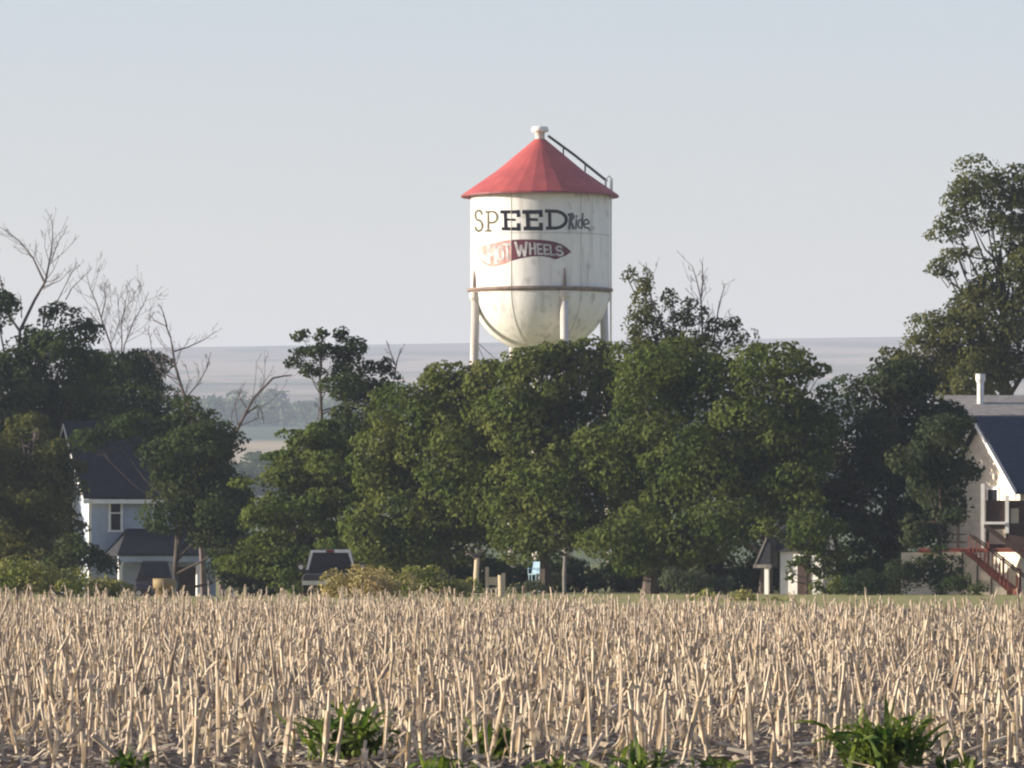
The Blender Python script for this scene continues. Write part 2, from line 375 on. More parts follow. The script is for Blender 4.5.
# four columns, brackets, struts, riser
LEG = [-68, 20, 112, 202]; foot = []
for ang in LEG:
    a = math.radians(ang); rr = R - 0.02; dx, dy = math.sin(a), -math.cos(a)
    b = MB(); b.tube([(dx * (rr + 0.5), dy * (rr + 0.5), -0.5), (dx * rr, dy * rr, zE - 0.75)], 0.29, 14)
    leg = b.build('leg', M['steel_leg'], tower)
    leg.data.polygons.foreach_set('use_smooth', [len(p.vertices) == 4 for p in leg.data.polygons])
    b = MB(); b.lathe([(0.29, zE - 0.80), (0.43, zE - 0.55), (0.42, zE - 0.17), (0.02, zE - 0.17)], 14, (dx * rr, dy * rr)); b.build('leg_cap', M['steel_leg'], leg)
    b = MB(); b.tube([(dx * (R + 0.10), dy * (R + 0.10), zE + 0.12), (dx * (R + 0.10), dy * (R + 0.10), zE + 1.35)], [0.13, 0.05], 6); b.build('leg_bracket', M['rust'], leg)
    b = MB(); b.box(-0.8, 0.8, -0.8, 0.8, -0.4, 0.45); f_ = b.build('footing', mat('footing_concrete', (0.34, 0.33, 0.31), None, 3, 0.9), leg); f_.location = (dx * (rr + 0.48), dy * (rr + 0.48), 0)
    foot.append((dx * rr, dy * rr))
for k in range(4):
    p, q = foot[k], foot[(k + 1) % 4]
    for z_ in (5.5, 10.5): b = MB(); b.tube([(*p, z_), (*q, z_)], 0.09, 6); b.build('strut', M['steel_leg'], tower)
    for z0, z1 in ((0.6, 5.5), (5.5, 10.5), (10.5, 16.0)):
        b = MB(); b.tube([(*p, z0), (*q, z1)], 0.025, 4); b.tube([(*q, z0), (*p, z1)], 0.025, 4); b.build('tie_rod', M['steel_dark'], tower)
b = MB(); b.tube([(0, 0, -0.3), (0, 0, zB + 0.25)], 0.55, 16); b.build('riser_pipe', M['steel_leg'], tower, True)

# lettering painted on the shell (thin raised paint, wrapped round the drum)
def ribbon(b, pts, w, off, x0, sx, y0, sy, slant=0.0):
    """thick polyline in letter units -> strip on the tank"""
    def put(p):
        u, v = p; return on_tank((x0 + (u + slant * (1 - v)) * sx) - 540, y0 + v * sy, off)
    for i in range(len(pts) - 1):
        (ax, ay), (bx, by) = pts[i], pts[i + 1]
        dxp, dyp = (bx - ax) * sx, (by - ay) * sy; L = math.hypot(dxp, dyp) or 1
        ww = w if not isinstance(w, (list, tuple)) else w[i]
        ex, ey = dxp / L * ww * 0.3, dyp / L * ww * 0.3           # little overrun closes the joints
        nxp, nyp = -dyp / L * ww / 2, dxp / L * ww / 2
        n = max(1, int(L / 3)); A = (ax * sx - ex, ay * sy - ey); B = (bx * sx + ex, by * sy + ey)
        for k in range(n):
            t, s2 = k / n, (k + 1) / n
            p = (A[0] + (B[0] - A[0]) * t, A[1] + (B[1] - A[1]) * t); q = (A[0] + (B[0] - A[0]) * s2, A[1] + (B[1] - A[1]) * s2)
            o_ = off + 0.0016 * (len(b.f) % 7)
            def put2(x, y): return on_tank(x0 + x + slant * (sy - y) - 540, y0 + y, o_)
            b.quad(put2(p[0] - nxp, p[1] - nyp), put2(q[0] - nxp, q[1] - nyp), put2(q[0] + nxp, q[1] + nyp), put2(p[0] + nxp, p[1] + nyp))
def arc(cx, cy, rx, ry, a0, a1, n=10):
    return [(cx + rx * math.cos(math.radians(a0 + (a1 - a0) * k / n)), cy + ry * math.sin(math.radians(a0 + (a1 - a0) * k / n))) for k in range(n + 1)]
S_PTS = [(0.86, 0.20)] + arc(0.50, 0.25, 0.40, 0.23, -25, -250, 10)[1:] + arc(0.50, 0.73, 0.42, 0.25, -70, 165, 10)
P_PTS = [[(0.22, 0.04), (0.22, 0.98)], [(0.02, 0.05), (0.55, 0.03)] + arc(0.55, 0.30, 0.42, 0.27, -90, 90, 9) + [(0.22, 0.57)], [(0.02, 0.97), (0.45, 0.97)]]
E_PTS = [[(0.22, 0.05), (0.26, 0.95)], [(0.0, 0.05), (0.94, 0.05)], [(0.93, 0.0), (0.95, 0.27)], [(0.22, 0.45), (0.74, 0.47)],
         [(0.08, 0.95), (0.96, 0.95)], [(0.95, 0.70), (0.96, 1.0)]]
D_PTS = [[(0.17, 0.05), (0.19, 0.95)], [(0.0, 0.04), (0.45, 0.05)] + arc(0.40, 0.50, 0.55, 0.45, -85, 85, 12)[1:] + [(0.05, 0.95)]]
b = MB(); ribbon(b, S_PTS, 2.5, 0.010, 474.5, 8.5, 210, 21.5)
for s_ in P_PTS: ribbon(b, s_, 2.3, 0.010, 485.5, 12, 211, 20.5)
b.build('sunlit_lettering', M['sunlit_paint'], tank)  # S and P drawn thin and pale to imitate sun glare
b = MB()
for s_ in E_PTS: ribbon(b, s_, 3.4 if s_ is not E_PTS[3] else 2.2, 0.010, 501, 18, 211, 18.8)
for s_ in E_PTS: ribbon(b, s_, 3.9 if s_ is not E_PTS[3] else 2.8, 0.010, 523, 18.5, 211, 18.4)
for s_ in D_PTS: ribbon(b, s_, 3.3, 0.010, 545.5, 21.5, 210.3, 18.8)
b.build('lettering', M['black_paint'], tank)
b = MB()   # the small slanted word
RI = [[(0.0, 0.06), (0.45, 0.0), (0.62, 0.22), (0.2, 0.5)], [(0.28, 0.05), (0.1, 1.0)], [(0.3, 0.5), (0.6, 1.0)]]
for s_ in RI: ribbon(b, s_, 2.7, 0.010, 568, 8.5, 214, 14.5)
ribbon(b, [(0.4, 0.35), (0.3, 1.0)], 1.7, 0.010, 574, 5, 214, 14.5); ribbon(b, [(0.45, 0.12), (0.46, 0.2)], 1.7, 0.010, 574, 5, 214, 14.5)
ribbon(b, [(0.9, 0.0), (0.75, 1.0)], 1.8, 0.010, 577, 6, 213.5, 15); ribbon(b, arc(0.45, 0.70, 0.35, 0.28, 0, 360, 10), 1.6, 0.010, 577, 6, 213.5, 15)
ribbon(b, [(0.15, 0.65), (0.75, 0.6)] + arc(0.5, 0.60, 0.38, 0.30, -10, -300, 10) + [(0.95, 1.02)], 1.7, 0.010, 582.5, 7, 215, 14.5)
b.build('small_lettering', M['soft_paint'], tank)
# flame emblem, its sunlit and shaded halves coloured separately
TOPC = [(475.5, 243), (480, 246.5), (486, 244.8), (497, 242), (510, 240), (522, 239.3), (533, 239.4), (545, 240.2), (554, 241.6), (562, 244.5), (567, 248), (570.8, 251.6)]
BOTC = [(475.5, 243.4), (479, 249.5), (483.5, 252.5), (486, 256), (488, 262), (491, 266), (498, 266), (504, 264), (510, 261.2), (520, 258.4), (531, 256.4), (542, 256.2), (549, 257.4), (555, 259.6), (560, 257.6), (566, 255.4), (570.8, 252)]
def interp(c, x): return float(np.interp(x, [p[0] for p in c], [p[1] for p in c]))
def flame(b, x0, x1, off, shrink=0.0):
    n = int((x1 - x0) / 0.8)
    for k in range(n):
        xa, xb = x0 + (x1 - x0) * k / n, x0 + (x1 - x0) * (k + 1) / n
        b.quad(on_tank(xa - 540, interp(BOTC, xa) - shrink, off), on_tank(xb - 540, interp(BOTC, xb) - shrink, off), on_tank(xb - 540, interp(TOPC, xb) + shrink, off), on_tank(xa - 540, interp(TOPC, xa) + shrink, off))
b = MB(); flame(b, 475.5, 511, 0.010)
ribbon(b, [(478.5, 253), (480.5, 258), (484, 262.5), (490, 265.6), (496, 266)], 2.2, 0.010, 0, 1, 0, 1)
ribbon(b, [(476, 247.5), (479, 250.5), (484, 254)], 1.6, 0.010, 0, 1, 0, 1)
b.build('sunlit_emblem', M['flame_sunlit'], tank)  # left half, sunlight painted in as a paler red
b = MB(); flame(b, 511, 570.8, 0.010); b.build('flame_emblem', M['flame_shaded'], tank)  # right half, shade painted in as a darker red
LET = {'H': [[(0.1, 0), (0.0, 1)], [(0.9, 0), (0.85, 1)], [(0.05, 0.5), (0.9, 0.48)]], 'O': [arc(0.5, 0.5, 0.42, 0.45, 0, 360, 12)],
       'T': [[(0, 0.05), (1, 0.05)], [(0.5, 0), (0.48, 1)]], 'W': [[(0.0, 0.0), (0.22, 1), (0.5, 0.25), (0.72, 1), (1.0, 0.0)]],
       'E': [[(0.1, 0), (0.1, 1)], [(0.1, 0.05), (0.95, 0.05)], [(0.1, 0.5), (0.8, 0.5)], [(0.1, 0.95), (0.95, 0.95)]],
       'L': [[(0.1, 0), (0.1, 1)], [(0.1, 0.95), (0.95, 0.95)]], 'S': [S_PTS]}
b = MB()
def word(chars):
    for ch, x0, wd, y0, ht, w in chars:
        for s_ in LET[ch]: ribbon(b, s_, w, 0.026, x0, wd, y0, ht, -0.10)
word([('H', 489.5, 7.5, 246.5, 16.5, 2.5), ('O', 497.5, 6.8, 246, 14.5, 2.4), ('T', 504.5, 7.0, 243.5, 15.5, 2.4)])
b.build('emblem_lettering', M['letter_white'], tank); b = MB()
word([('W', 516.5, 11, 242.5, 13.2, 2.4), ('H', 530, 6, 243.2, 11, 1.9), ('E', 537.5, 5.2, 243.8, 10.6, 1.8), ('E', 544, 5, 244.5, 10.2, 1.8),
      ('L', 550.3, 4.6, 245.3, 10, 1.8), ('S', 556, 7, 246.2, 9.4, 1.9)])
b.build('emblem_lettering', M['letter_white'], tank)

# ------------------------------------------------------------------ trees
def leaf_cloud(lobes, size, cover, rg, clump=0.42, flat=1.0, shell=0.45, sparse=1.0):
    """leaf-sized faces on boughs: each lobe carries many small boughs, each bough a tuft of leaves facing outward,
    with gaps between the tufts; lobes = (centre, (rx, ry, rz), density)"""
    P_, N_ = [], []
    for c, r, dens in lobes:
        r = np.array(r); c = np.array(c); rm = (r[0] * r[2]) ** .5
        rb = min(clump * 1.65, rm * .62)                                   # bough radius
        nb = max(3, int(cover * .62 * dens * sparse * (rm / rb) ** 2 * 1.15))
        d = rg.normal(size=(nb, 3)); d /= np.linalg.norm(d, axis=1)[:, None]
        rad = shell + (1.02 - shell) * rg.random(nb) ** .55
        rad *= 1 + .10 * rg.normal(size=nb)
        bc = c + d * (rad * (1 - .35 * rb / rm))[:, None] * r
        bs = rb * np.exp(.30 * rg.normal(size=nb)); bs = np.clip(bs, .35 * rb, 1.5 * rb)
        asp = np.stack([1 + .35 * rg.random(nb), 1 + .35 * rg.random(nb), (.55 + .35 * rg.random(nb)) * flat], 1)
        for k in range(nb):
            n = int(2.6 * 3.14 * bs[k] ** 2 / size ** 2)
            g = rg.normal(size=(n, 3)); g[:, 2] += .35; g += .45 * d[k]; g /= np.linalg.norm(g, axis=1)[:, None]
            rr_ = (.62 + .42 * rg.random((n, 1)) ** .7)
            P_.append(bc[k] + g * rr_ * bs[k] * asp[k]); N_.append(g * 1.2 + np.array([0, 0, .25]) + .62 * rg.normal(size=(n, 3)))
        ni = int(1.7 * dens * sparse * 3.14 * rm * rm / size ** 2)                         # thin inside growth
        q = rg.normal(size=(ni, 3)); q /= np.linalg.norm(q, axis=1)[:, None]
        P_.append(c + q * (rg.random((ni, 1)) ** .4) * .80 * r); N_.append(rg.normal(size=(ni, 3)))
    pos = np.concatenate(P_); nor = np.concatenate(N_); n = len(pos)
    nor /= np.linalg.norm(nor, axis=1)[:, None] + 1e-9
    t = np.cross(nor, rg.normal(size=(n, 3))); t /= np.linalg.norm(t, axis=1)[:, None] + 1e-9
    u = np.cross(nor, t); s = size * (0.6 + 0.8 * rg.random(n))[:, None]
    a = pos - t * s * 0.62; b_ = pos + u * s * 0.36; c_ = pos + t * s * 0.62; d_ = pos - u * s * 0.36
    V = np.stack([a, b_, c_, d_], 1).reshape(-1, 3); Q = np.arange(4 * n).reshape(-1, 4)
    return V, Q

def twigs(b, pts, r0, r1, rr, depth=2, dens=1.0, Ls=0.45):
    """bare limb along pts with side twigs"""
    pts = [Vector(p) for p in pts]; n = len(pts)
    b.tube(pts, [r0 + (r1 - r0) * i / max(1, n - 1) for i in range(n)], 5)
    if depth <= 0: return
    tot = sum((pts[i + 1] - pts[i]).length for i in range(n - 1))
    for i in range(n - 1):
        seg = pts[i + 1] - pts[i]; k = max(1, int(dens * (2.6 if depth > 1 else 2.0) * seg.length / 0.55))
        for _ in range(k):
            t = rr.random(); p = pts[i] + seg * t; fr = (i + t) / (n - 1)
            if fr < 0.25: continue
            d = seg.normalized(); ax = Vector((rr.gauss(0, 1), rr.gauss(0, 1), rr.gauss(0, 0.6)))
            side = (ax - d * ax.dot(d)).normalized()
            L = tot * Ls * (0.4 + 0.6 * rr.random()) * (1.15 - fr * 0.6)
            e1 = p + (d * 0.75 + side * 0.65).normalized() * L * 0.5
            e2 = e1 + (d * 0.7 + side * 0.35 + Vector((rr.gauss(0, .25), rr.gauss(0, .25), 0.25))).normalized() * L * 0.5
            rb = max(0.010, (r0 + (r1 - r0) * fr) * 0.42)
            twigs(b, [p, e1, e2], rb, max(0.006, rb * 0.35), rr, depth - 1, dens * .8, 0.5)

def tree(name, label, Y, base_px, lobes, leaf, bark='bark', size=0.17, cover=5.5, tr=0.22, group=None, seed=1, clump=0.42, flat=1.0,
         dead=(), trunk_top=None, cat='tree', limbs=True, shell=0.45, dead_r=0.07, depth_f=1.0, limb_h=.55, sparse=1.0):
    rr = random.Random(seed); rg = np.random.default_rng(seed); s = F / Y
    X = PXm(base_px, Y); base = Vector((X, Y, gz(X, Y)))
    root = thing(name, base, label, cat, group)
    L3 = []
    for lb in lobes:
        px, py, rx, ry = lb[:4]; dY = lb[4] if len(lb) > 4 else rr.uniform(-1.6, 1.2); den = lb[5] if len(lb) > 5 else 1.0
        c = P(px, py, Y); c = Vector((c.x, Y + dY, c.z)) - base
        r = (rx / s, max(0.5, 0.5 * (rx + ry) / s) * depth_f, ry / s); L3.append((tuple(c), r, den))
    # trunk and limbs
    b = MB()
    if trunk_top is None:
        zc = max(l[0][2] for l in L3); xm = sum(l[0][0] * l[1][0] for l in L3) / sum(l[1][0] for l in L3)
        top = Vector((xm, 0, zc * 0.85))
    else: top = P(*trunk_top, Y) - base
    n = 7; tp = [Vector((top.x * (i / n) ** 1.4 + (rr.uniform(-.12, .12) if 0 < i < n else 0), rr.uniform(-.1, .1), top.z * i / n)) for i in range(n + 1)]
    tp[0].z = -0.3
    b.tube(tp, [tr * (1.25 if i == 0 else 1 - 0.8 * i / n) for i in range(n + 1)], 8)
    if limbs:
        for c, r, den in L3:
            c = Vector(c); h = min(max(0.18, (c.z * limb_h) / max(top.z, .1)), 0.92); k = int(h * n); p = tp[k] + (tp[min(k + 1, n)] - tp[k]) * (h * n - k)
            mid = p.lerp(c, 0.55) + Vector((rr.uniform(-.2, .2), rr.uniform(-.2, .2), -0.1 * (c - p).length * 0.6))
            rb = tr * (1 - 0.8 * h) * 0.6
            b.tube([p, mid, c], [rb, rb * 0.6, 0.02], 6)
            for _ in range(4):
                e = c + Vector((rr.uniform(-1, 1) * r[0], rr.uniform(-1, 1) * r[1], rr.uniform(-.5, .6) * r[2])) * 0.7
                b.tube([mid.lerp(c, 0.7), mid.lerp(e, 0.6), e], [rb * 0.4, rb * 0.25, 0.01], 4)
    b.build('trunk', M[bark], root)
    if dead:
        b = MB()
        for pts, *opt in dead:
            r0 = opt[0] if opt else dead_r
            pp = [P(x, y, Y) - base + Vector((0, rr.uniform(-.4, .4), 0)) for x, y in pts]
            twigs(b, pp, r0 * .85, 0.014, rr, 3, opt[1] if len(opt) > 1 else 0.9)
        b.build('dead_branch', M['deadwood'], root)
    if lobes:
        V_, Q_ = leaf_cloud(L3, size, cover, rg, clump, flat, shell, sparse); quads_obj('crown', V_, Q_, M[leaf], root)
    return root

TG = 'trees around the farmyard'
# left group, beside and behind the blue-grey house
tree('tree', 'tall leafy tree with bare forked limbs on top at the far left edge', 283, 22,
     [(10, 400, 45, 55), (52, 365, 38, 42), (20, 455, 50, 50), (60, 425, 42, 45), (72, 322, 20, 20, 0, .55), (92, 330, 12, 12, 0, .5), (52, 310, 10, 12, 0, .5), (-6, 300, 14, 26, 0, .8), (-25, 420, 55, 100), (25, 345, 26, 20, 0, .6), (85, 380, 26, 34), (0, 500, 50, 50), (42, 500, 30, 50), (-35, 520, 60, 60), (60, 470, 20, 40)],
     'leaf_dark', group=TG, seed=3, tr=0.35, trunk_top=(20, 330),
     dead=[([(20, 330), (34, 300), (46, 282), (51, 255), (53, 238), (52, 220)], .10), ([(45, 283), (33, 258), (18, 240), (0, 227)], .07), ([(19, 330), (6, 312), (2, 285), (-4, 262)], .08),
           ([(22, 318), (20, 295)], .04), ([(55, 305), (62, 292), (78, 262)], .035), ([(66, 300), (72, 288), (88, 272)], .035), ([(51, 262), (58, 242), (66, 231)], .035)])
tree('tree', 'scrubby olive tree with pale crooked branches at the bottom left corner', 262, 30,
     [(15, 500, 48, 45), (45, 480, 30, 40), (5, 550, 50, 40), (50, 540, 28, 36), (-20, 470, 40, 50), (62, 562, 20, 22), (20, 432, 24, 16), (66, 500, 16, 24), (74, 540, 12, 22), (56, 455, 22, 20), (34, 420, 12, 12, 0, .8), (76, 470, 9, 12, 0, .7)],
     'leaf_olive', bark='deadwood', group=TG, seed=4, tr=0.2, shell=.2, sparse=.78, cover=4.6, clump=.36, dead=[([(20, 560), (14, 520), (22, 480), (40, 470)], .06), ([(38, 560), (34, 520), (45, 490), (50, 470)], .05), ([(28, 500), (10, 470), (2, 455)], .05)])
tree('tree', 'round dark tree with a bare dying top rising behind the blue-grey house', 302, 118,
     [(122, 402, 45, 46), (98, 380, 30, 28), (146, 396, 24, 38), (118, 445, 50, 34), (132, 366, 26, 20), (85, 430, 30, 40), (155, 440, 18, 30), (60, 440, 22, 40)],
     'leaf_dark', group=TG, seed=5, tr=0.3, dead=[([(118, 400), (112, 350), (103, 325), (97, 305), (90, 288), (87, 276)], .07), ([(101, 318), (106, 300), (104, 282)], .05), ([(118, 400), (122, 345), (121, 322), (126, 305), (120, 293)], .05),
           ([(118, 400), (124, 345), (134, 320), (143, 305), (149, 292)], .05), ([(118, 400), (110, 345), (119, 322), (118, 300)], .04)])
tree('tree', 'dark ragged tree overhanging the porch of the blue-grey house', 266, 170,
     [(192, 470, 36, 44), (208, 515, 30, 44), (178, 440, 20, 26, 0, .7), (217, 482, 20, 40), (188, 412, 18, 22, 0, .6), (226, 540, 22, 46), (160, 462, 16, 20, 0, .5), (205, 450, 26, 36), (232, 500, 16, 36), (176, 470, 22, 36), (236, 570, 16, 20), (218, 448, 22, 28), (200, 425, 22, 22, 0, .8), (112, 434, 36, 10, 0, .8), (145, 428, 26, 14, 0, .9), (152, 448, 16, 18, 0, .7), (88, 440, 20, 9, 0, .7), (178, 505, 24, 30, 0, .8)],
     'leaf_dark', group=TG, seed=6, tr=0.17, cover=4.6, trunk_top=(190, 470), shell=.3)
def dead_tree(label, Y, base_px, lines, seed, dens=0.9, r0=.12):
    X = PXm(base_px, Y); base = Vector((X, Y, gz(X, Y))); rr = random.Random(seed)
    root = thing('dead_tree', base, label, 'dead tree', 'bare dead trees')
    p0 = P(*lines[0][0][0], Y) - base
    b = MB(); b.tube([(0, 0, -.3), (p0.x * .3, .1, p0.z * .35), (p0.x * .7, -.1, p0.z * .7), p0], [r0 * 1.5, r0 * 1.25, r0 * 1.1, r0], 7)
    b.tube([P(x, y, Y) - base for x, y in lines[0][0]], [r0 * (1 - .75 * i / (len(lines[0][0]) - 1)) for i in range(len(lines[0][0]))], 6); b.build('trunk', M['deadwood'], root)
    b = MB()
    for pts, r_ in lines: twigs(b, [P(x, y, Y) - base + Vector((0, rr.uniform(-.25, .25), 0)) for x, y in pts], r_ * .9, .013, rr, 3, dens)
    b.build('dead_branch', M['deadwood'], root)
dead_tree('leaning dead tree with bare twigs between the dark trees on the left', 274, 205,
          [([(196, 440), (190, 412), (183, 392), (175, 365), (172, 345), (170, 335)], .09), ([(171, 338), (166, 326), (155, 321), (150, 315)], .05), ([(167, 327), (163, 312), (158, 303)], .045),
           ([(173, 352), (188, 347), (203, 340), (217, 331)], .045), ([(186, 398), (198, 384), (207, 368), (211, 352)], .04), ([(172, 362), (162, 356)], .05), ([(178, 380), (160, 372), (152, 352), (148, 330)], .035)], 12)
dead_tree('bare dead tree with one long limb reaching right against the hazy hills', 276, 222,
          [([(222, 490), (228, 460), (235, 434), (245, 414), (253, 399), (273, 378), (284, 376), (292, 375)], .10), ([(245, 415), (258, 405), (262, 412), (264, 424)], .05), ([(235, 430), (226, 436), (214, 440)], .06), ([(247, 408), (240, 398), (237, 390)], .03)], 21, .6)
tree('tree', 'tall thin open tree with layered tufts left of the water tower', 254, 322,
     [(322, 333, 7, 9, 0, .9), (342, 336, 8, 9, 0, .9), (301, 336, 12, 5, 0, .9), (298, 351, 14, 5, 0, .9), (293, 363, 13, 5, 0, .9), (318, 352, 16, 9, 0, .9), (312, 370, 16, 6, 0, .9), (352, 350, 16, 12, 0, .9), (344, 358, 15, 18, 0, 1), (352, 392, 22, 26), (338, 378, 12, 14, 0, .8),
      (372, 366, 12, 8, 0, .9), (388, 368, 9, 9, 0, .9), (378, 388, 20, 14, 0, .8), (365, 425, 30, 30), (395, 405, 20, 18, 0, .8), (345, 440, 20, 20)],
     'leaf_dark', group=TG, seed=7, tr=0.16, size=.15, clump=.26, trunk_top=(322, 340), shell=.2, limb_h=.9, sparse=.8, dead=[([(394, 380), (397, 362), (401, 348)], .05), ([(396, 366), (391, 354), (386, 340)], .03), ([(318, 420), (319, 408), (314, 402)], .04)])
tree('conifer_tree', 'low spreading dark tree with drooping layers behind the pickup truck', 249, 305,
     [(312, 438, 32, 12), (303, 458, 45, 15), (335, 455, 35, 25), (292, 482, 52, 18), (345, 490, 38, 40), (285, 508, 55, 20), (300, 535, 58, 26), (352, 535, 35, 40), (262, 552, 36, 28), (300, 568, 60, 22), (325, 425, 18, 8)],
     'leaf_mid', group=TG, seed=8, tr=0.22, flat=.55, clump=.45)
# the big central clump
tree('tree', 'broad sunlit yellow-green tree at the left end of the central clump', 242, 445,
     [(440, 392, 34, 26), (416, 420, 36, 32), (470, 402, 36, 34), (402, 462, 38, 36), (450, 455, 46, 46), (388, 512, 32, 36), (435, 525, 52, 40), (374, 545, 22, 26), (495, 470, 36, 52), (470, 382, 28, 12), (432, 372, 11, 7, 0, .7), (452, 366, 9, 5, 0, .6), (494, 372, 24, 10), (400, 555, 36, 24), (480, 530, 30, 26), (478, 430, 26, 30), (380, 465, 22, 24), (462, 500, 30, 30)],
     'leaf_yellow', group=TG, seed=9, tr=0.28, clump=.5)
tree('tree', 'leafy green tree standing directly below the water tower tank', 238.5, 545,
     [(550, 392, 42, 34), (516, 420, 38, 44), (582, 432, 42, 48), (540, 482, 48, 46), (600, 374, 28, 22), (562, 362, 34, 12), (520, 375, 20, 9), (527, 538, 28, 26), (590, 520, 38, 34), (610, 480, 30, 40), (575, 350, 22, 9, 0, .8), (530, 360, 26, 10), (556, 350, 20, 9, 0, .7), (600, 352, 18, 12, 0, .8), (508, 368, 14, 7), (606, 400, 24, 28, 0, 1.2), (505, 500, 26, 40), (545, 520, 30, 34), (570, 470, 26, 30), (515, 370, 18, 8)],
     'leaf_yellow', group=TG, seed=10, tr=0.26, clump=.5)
tree('tree', 'tall wispy tree with upright sprigs and bare sticks right of the tank', 248, 668,
     [(646, 282, 9, 22, 0, .6), (640, 305, 13, 14, 0, .5), (627, 276, 10, 6, 0, .4), (650, 318, 14, 16, 0, .6), (634, 328, 18, 12, 0, .5), (672, 300, 8, 14, 0, .5), (682, 318, 14, 14, 0, .6), (690, 305, 8, 10, 0, .5), (704, 318, 10, 12, 0, .5), (666, 332, 16, 12, 0, .6),
      (715, 328, 14, 10, 0, .6), (733, 326, 12, 9, 0, .7), (740, 338, 14, 8, 0, .7), (690, 345, 40, 14), (650, 350, 30, 14)],
     'leaf_olive', group=TG, seed=11, tr=0.16, size=.13, clump=.13, shell=.0, flat=1.7, trunk_top=(668, 345), cover=3.4, limb_h=.7, sparse=1.0,
     dead=[([(703, 345), (702, 315), (701, 298), (697, 280), (692, 266)], .055), ([(701, 298), (703, 280), (702, 262)], .045), ([(713, 345), (716, 325), (719, 305), (725, 284)], .055), ([(668, 345), (660, 318), (650, 295), (646, 262)], .05, .3), ([(684, 340), (676, 318), (671, 292)], .04, .3), ([(740, 340), (732, 322), (728, 310)], .03)])
tree('tree', 'wide dark-hearted green tree in the middle of the central clump', 235, 650,
     [(640, 374, 36, 28), (684, 372, 38, 26), (660, 420, 50, 46), (622, 452, 38, 46), (692, 468, 48, 52), (632, 535, 48, 38), (698, 540, 44, 34), (728, 396, 32, 40), (660, 500, 44, 40)],
     'leaf_mid', group=TG, seed=13, tr=0.3, clump=.5)
tree('tree', 'green tree at the right end of the central clump above the small white shed', 233, 765,
     [(780, 378, 36, 28), (752, 428, 42, 46), (795, 432, 40, 48), (770, 490, 46, 40), (735, 530, 28, 34), (812, 372, 16, 10, 0, .7), (755, 352, 14, 8, 0, .7), (800, 490, 26, 32), (822, 410, 18, 24, 0, .8)],
     'leaf_mid', group=TG, seed=14, tr=0.26, clump=.48)
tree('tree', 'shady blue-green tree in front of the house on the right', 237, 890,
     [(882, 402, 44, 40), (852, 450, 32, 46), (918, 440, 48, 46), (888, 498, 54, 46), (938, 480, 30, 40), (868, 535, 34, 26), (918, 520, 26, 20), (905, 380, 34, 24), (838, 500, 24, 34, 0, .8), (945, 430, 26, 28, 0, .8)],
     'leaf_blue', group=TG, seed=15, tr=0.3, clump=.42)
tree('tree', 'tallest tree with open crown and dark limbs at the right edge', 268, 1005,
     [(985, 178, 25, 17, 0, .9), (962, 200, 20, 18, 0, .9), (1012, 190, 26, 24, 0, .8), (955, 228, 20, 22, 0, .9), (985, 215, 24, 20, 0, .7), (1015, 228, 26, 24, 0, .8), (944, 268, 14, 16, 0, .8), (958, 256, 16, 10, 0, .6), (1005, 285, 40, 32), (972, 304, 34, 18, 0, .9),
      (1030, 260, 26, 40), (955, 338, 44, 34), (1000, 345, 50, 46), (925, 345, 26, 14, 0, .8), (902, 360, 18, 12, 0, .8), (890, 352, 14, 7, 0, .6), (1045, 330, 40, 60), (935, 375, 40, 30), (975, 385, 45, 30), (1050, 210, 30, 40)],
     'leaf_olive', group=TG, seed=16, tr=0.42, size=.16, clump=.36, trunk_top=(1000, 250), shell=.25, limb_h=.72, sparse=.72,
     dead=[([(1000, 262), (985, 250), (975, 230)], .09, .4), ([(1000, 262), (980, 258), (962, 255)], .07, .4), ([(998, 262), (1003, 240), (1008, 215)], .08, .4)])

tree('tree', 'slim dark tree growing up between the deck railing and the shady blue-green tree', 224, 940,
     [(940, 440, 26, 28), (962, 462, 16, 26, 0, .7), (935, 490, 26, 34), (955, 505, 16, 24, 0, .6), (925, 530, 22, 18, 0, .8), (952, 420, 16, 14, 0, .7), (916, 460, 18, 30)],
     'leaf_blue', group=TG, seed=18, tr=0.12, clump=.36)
# shrubs and rough growth along the field edge
def shrub(name, label, Y, base_px, lobes, leaf, seed, size=.1, cover=4.0, clump=.26, cat='shrub', flat=1.3):
    return tree(name, label, Y, base_px, lobes, leaf, seed=seed, size=size, cover=cover, clump=clump, cat=cat, tr=.05, group='shrubs along the field edge', flat=flat, shell=.2)
shrub('weed_bush', 'bright green weedy bush at the bottom left behind the stubble', 206, 30, [(10, 582, 30, 16), (38, 576, 26, 18), (62, 584, 26, 16), (-15, 580, 20, 18)], 'grass_tall', 31)
shrub('weed_bush', 'low yellow-green weeds left of the porch post', 205, 92, [(80, 588, 18, 10), (104, 586, 20, 10), (122, 592, 14, 8)], 'grass_tall', 32)
shrub('shrub', 'dark bush against the left corner of the blue-grey farmhouse', 259, 88, [(92, 556, 15, 13), (76, 548, 14, 18), (62, 556, 16, 18), (104, 566, 10, 8)], 'leaf_dark', 46, size=.14)
shrub('brush_mound', 'pale dry mound of brush in front of the pickup truck', 203, 362, [(362, 588, 36, 15), (340, 590, 22, 12), (385, 588, 22, 13)], 'grass_dry', 33, cat='brush pile')
shrub('weed_bush', 'tall green weeds between the brush mound and the pale post', 206, 430, [(412, 582, 24, 16), (440, 584, 26, 15), (462, 590, 16, 10)], 'grass_tall', 34)
shrub('shrub', 'low grey-green rounded bush beneath the central trees', 226, 698, [(682, 583, 18, 9), (706, 583, 20, 10), (726, 586, 12, 7)], 'leaf_grey', 35)
shrub('shrub', 'dark low bush below the shady blue-green tree', 222, 905, [(868, 580, 28, 12), (905, 578, 32, 14), (945, 582, 22, 11)], 'leaf_blue', 36)
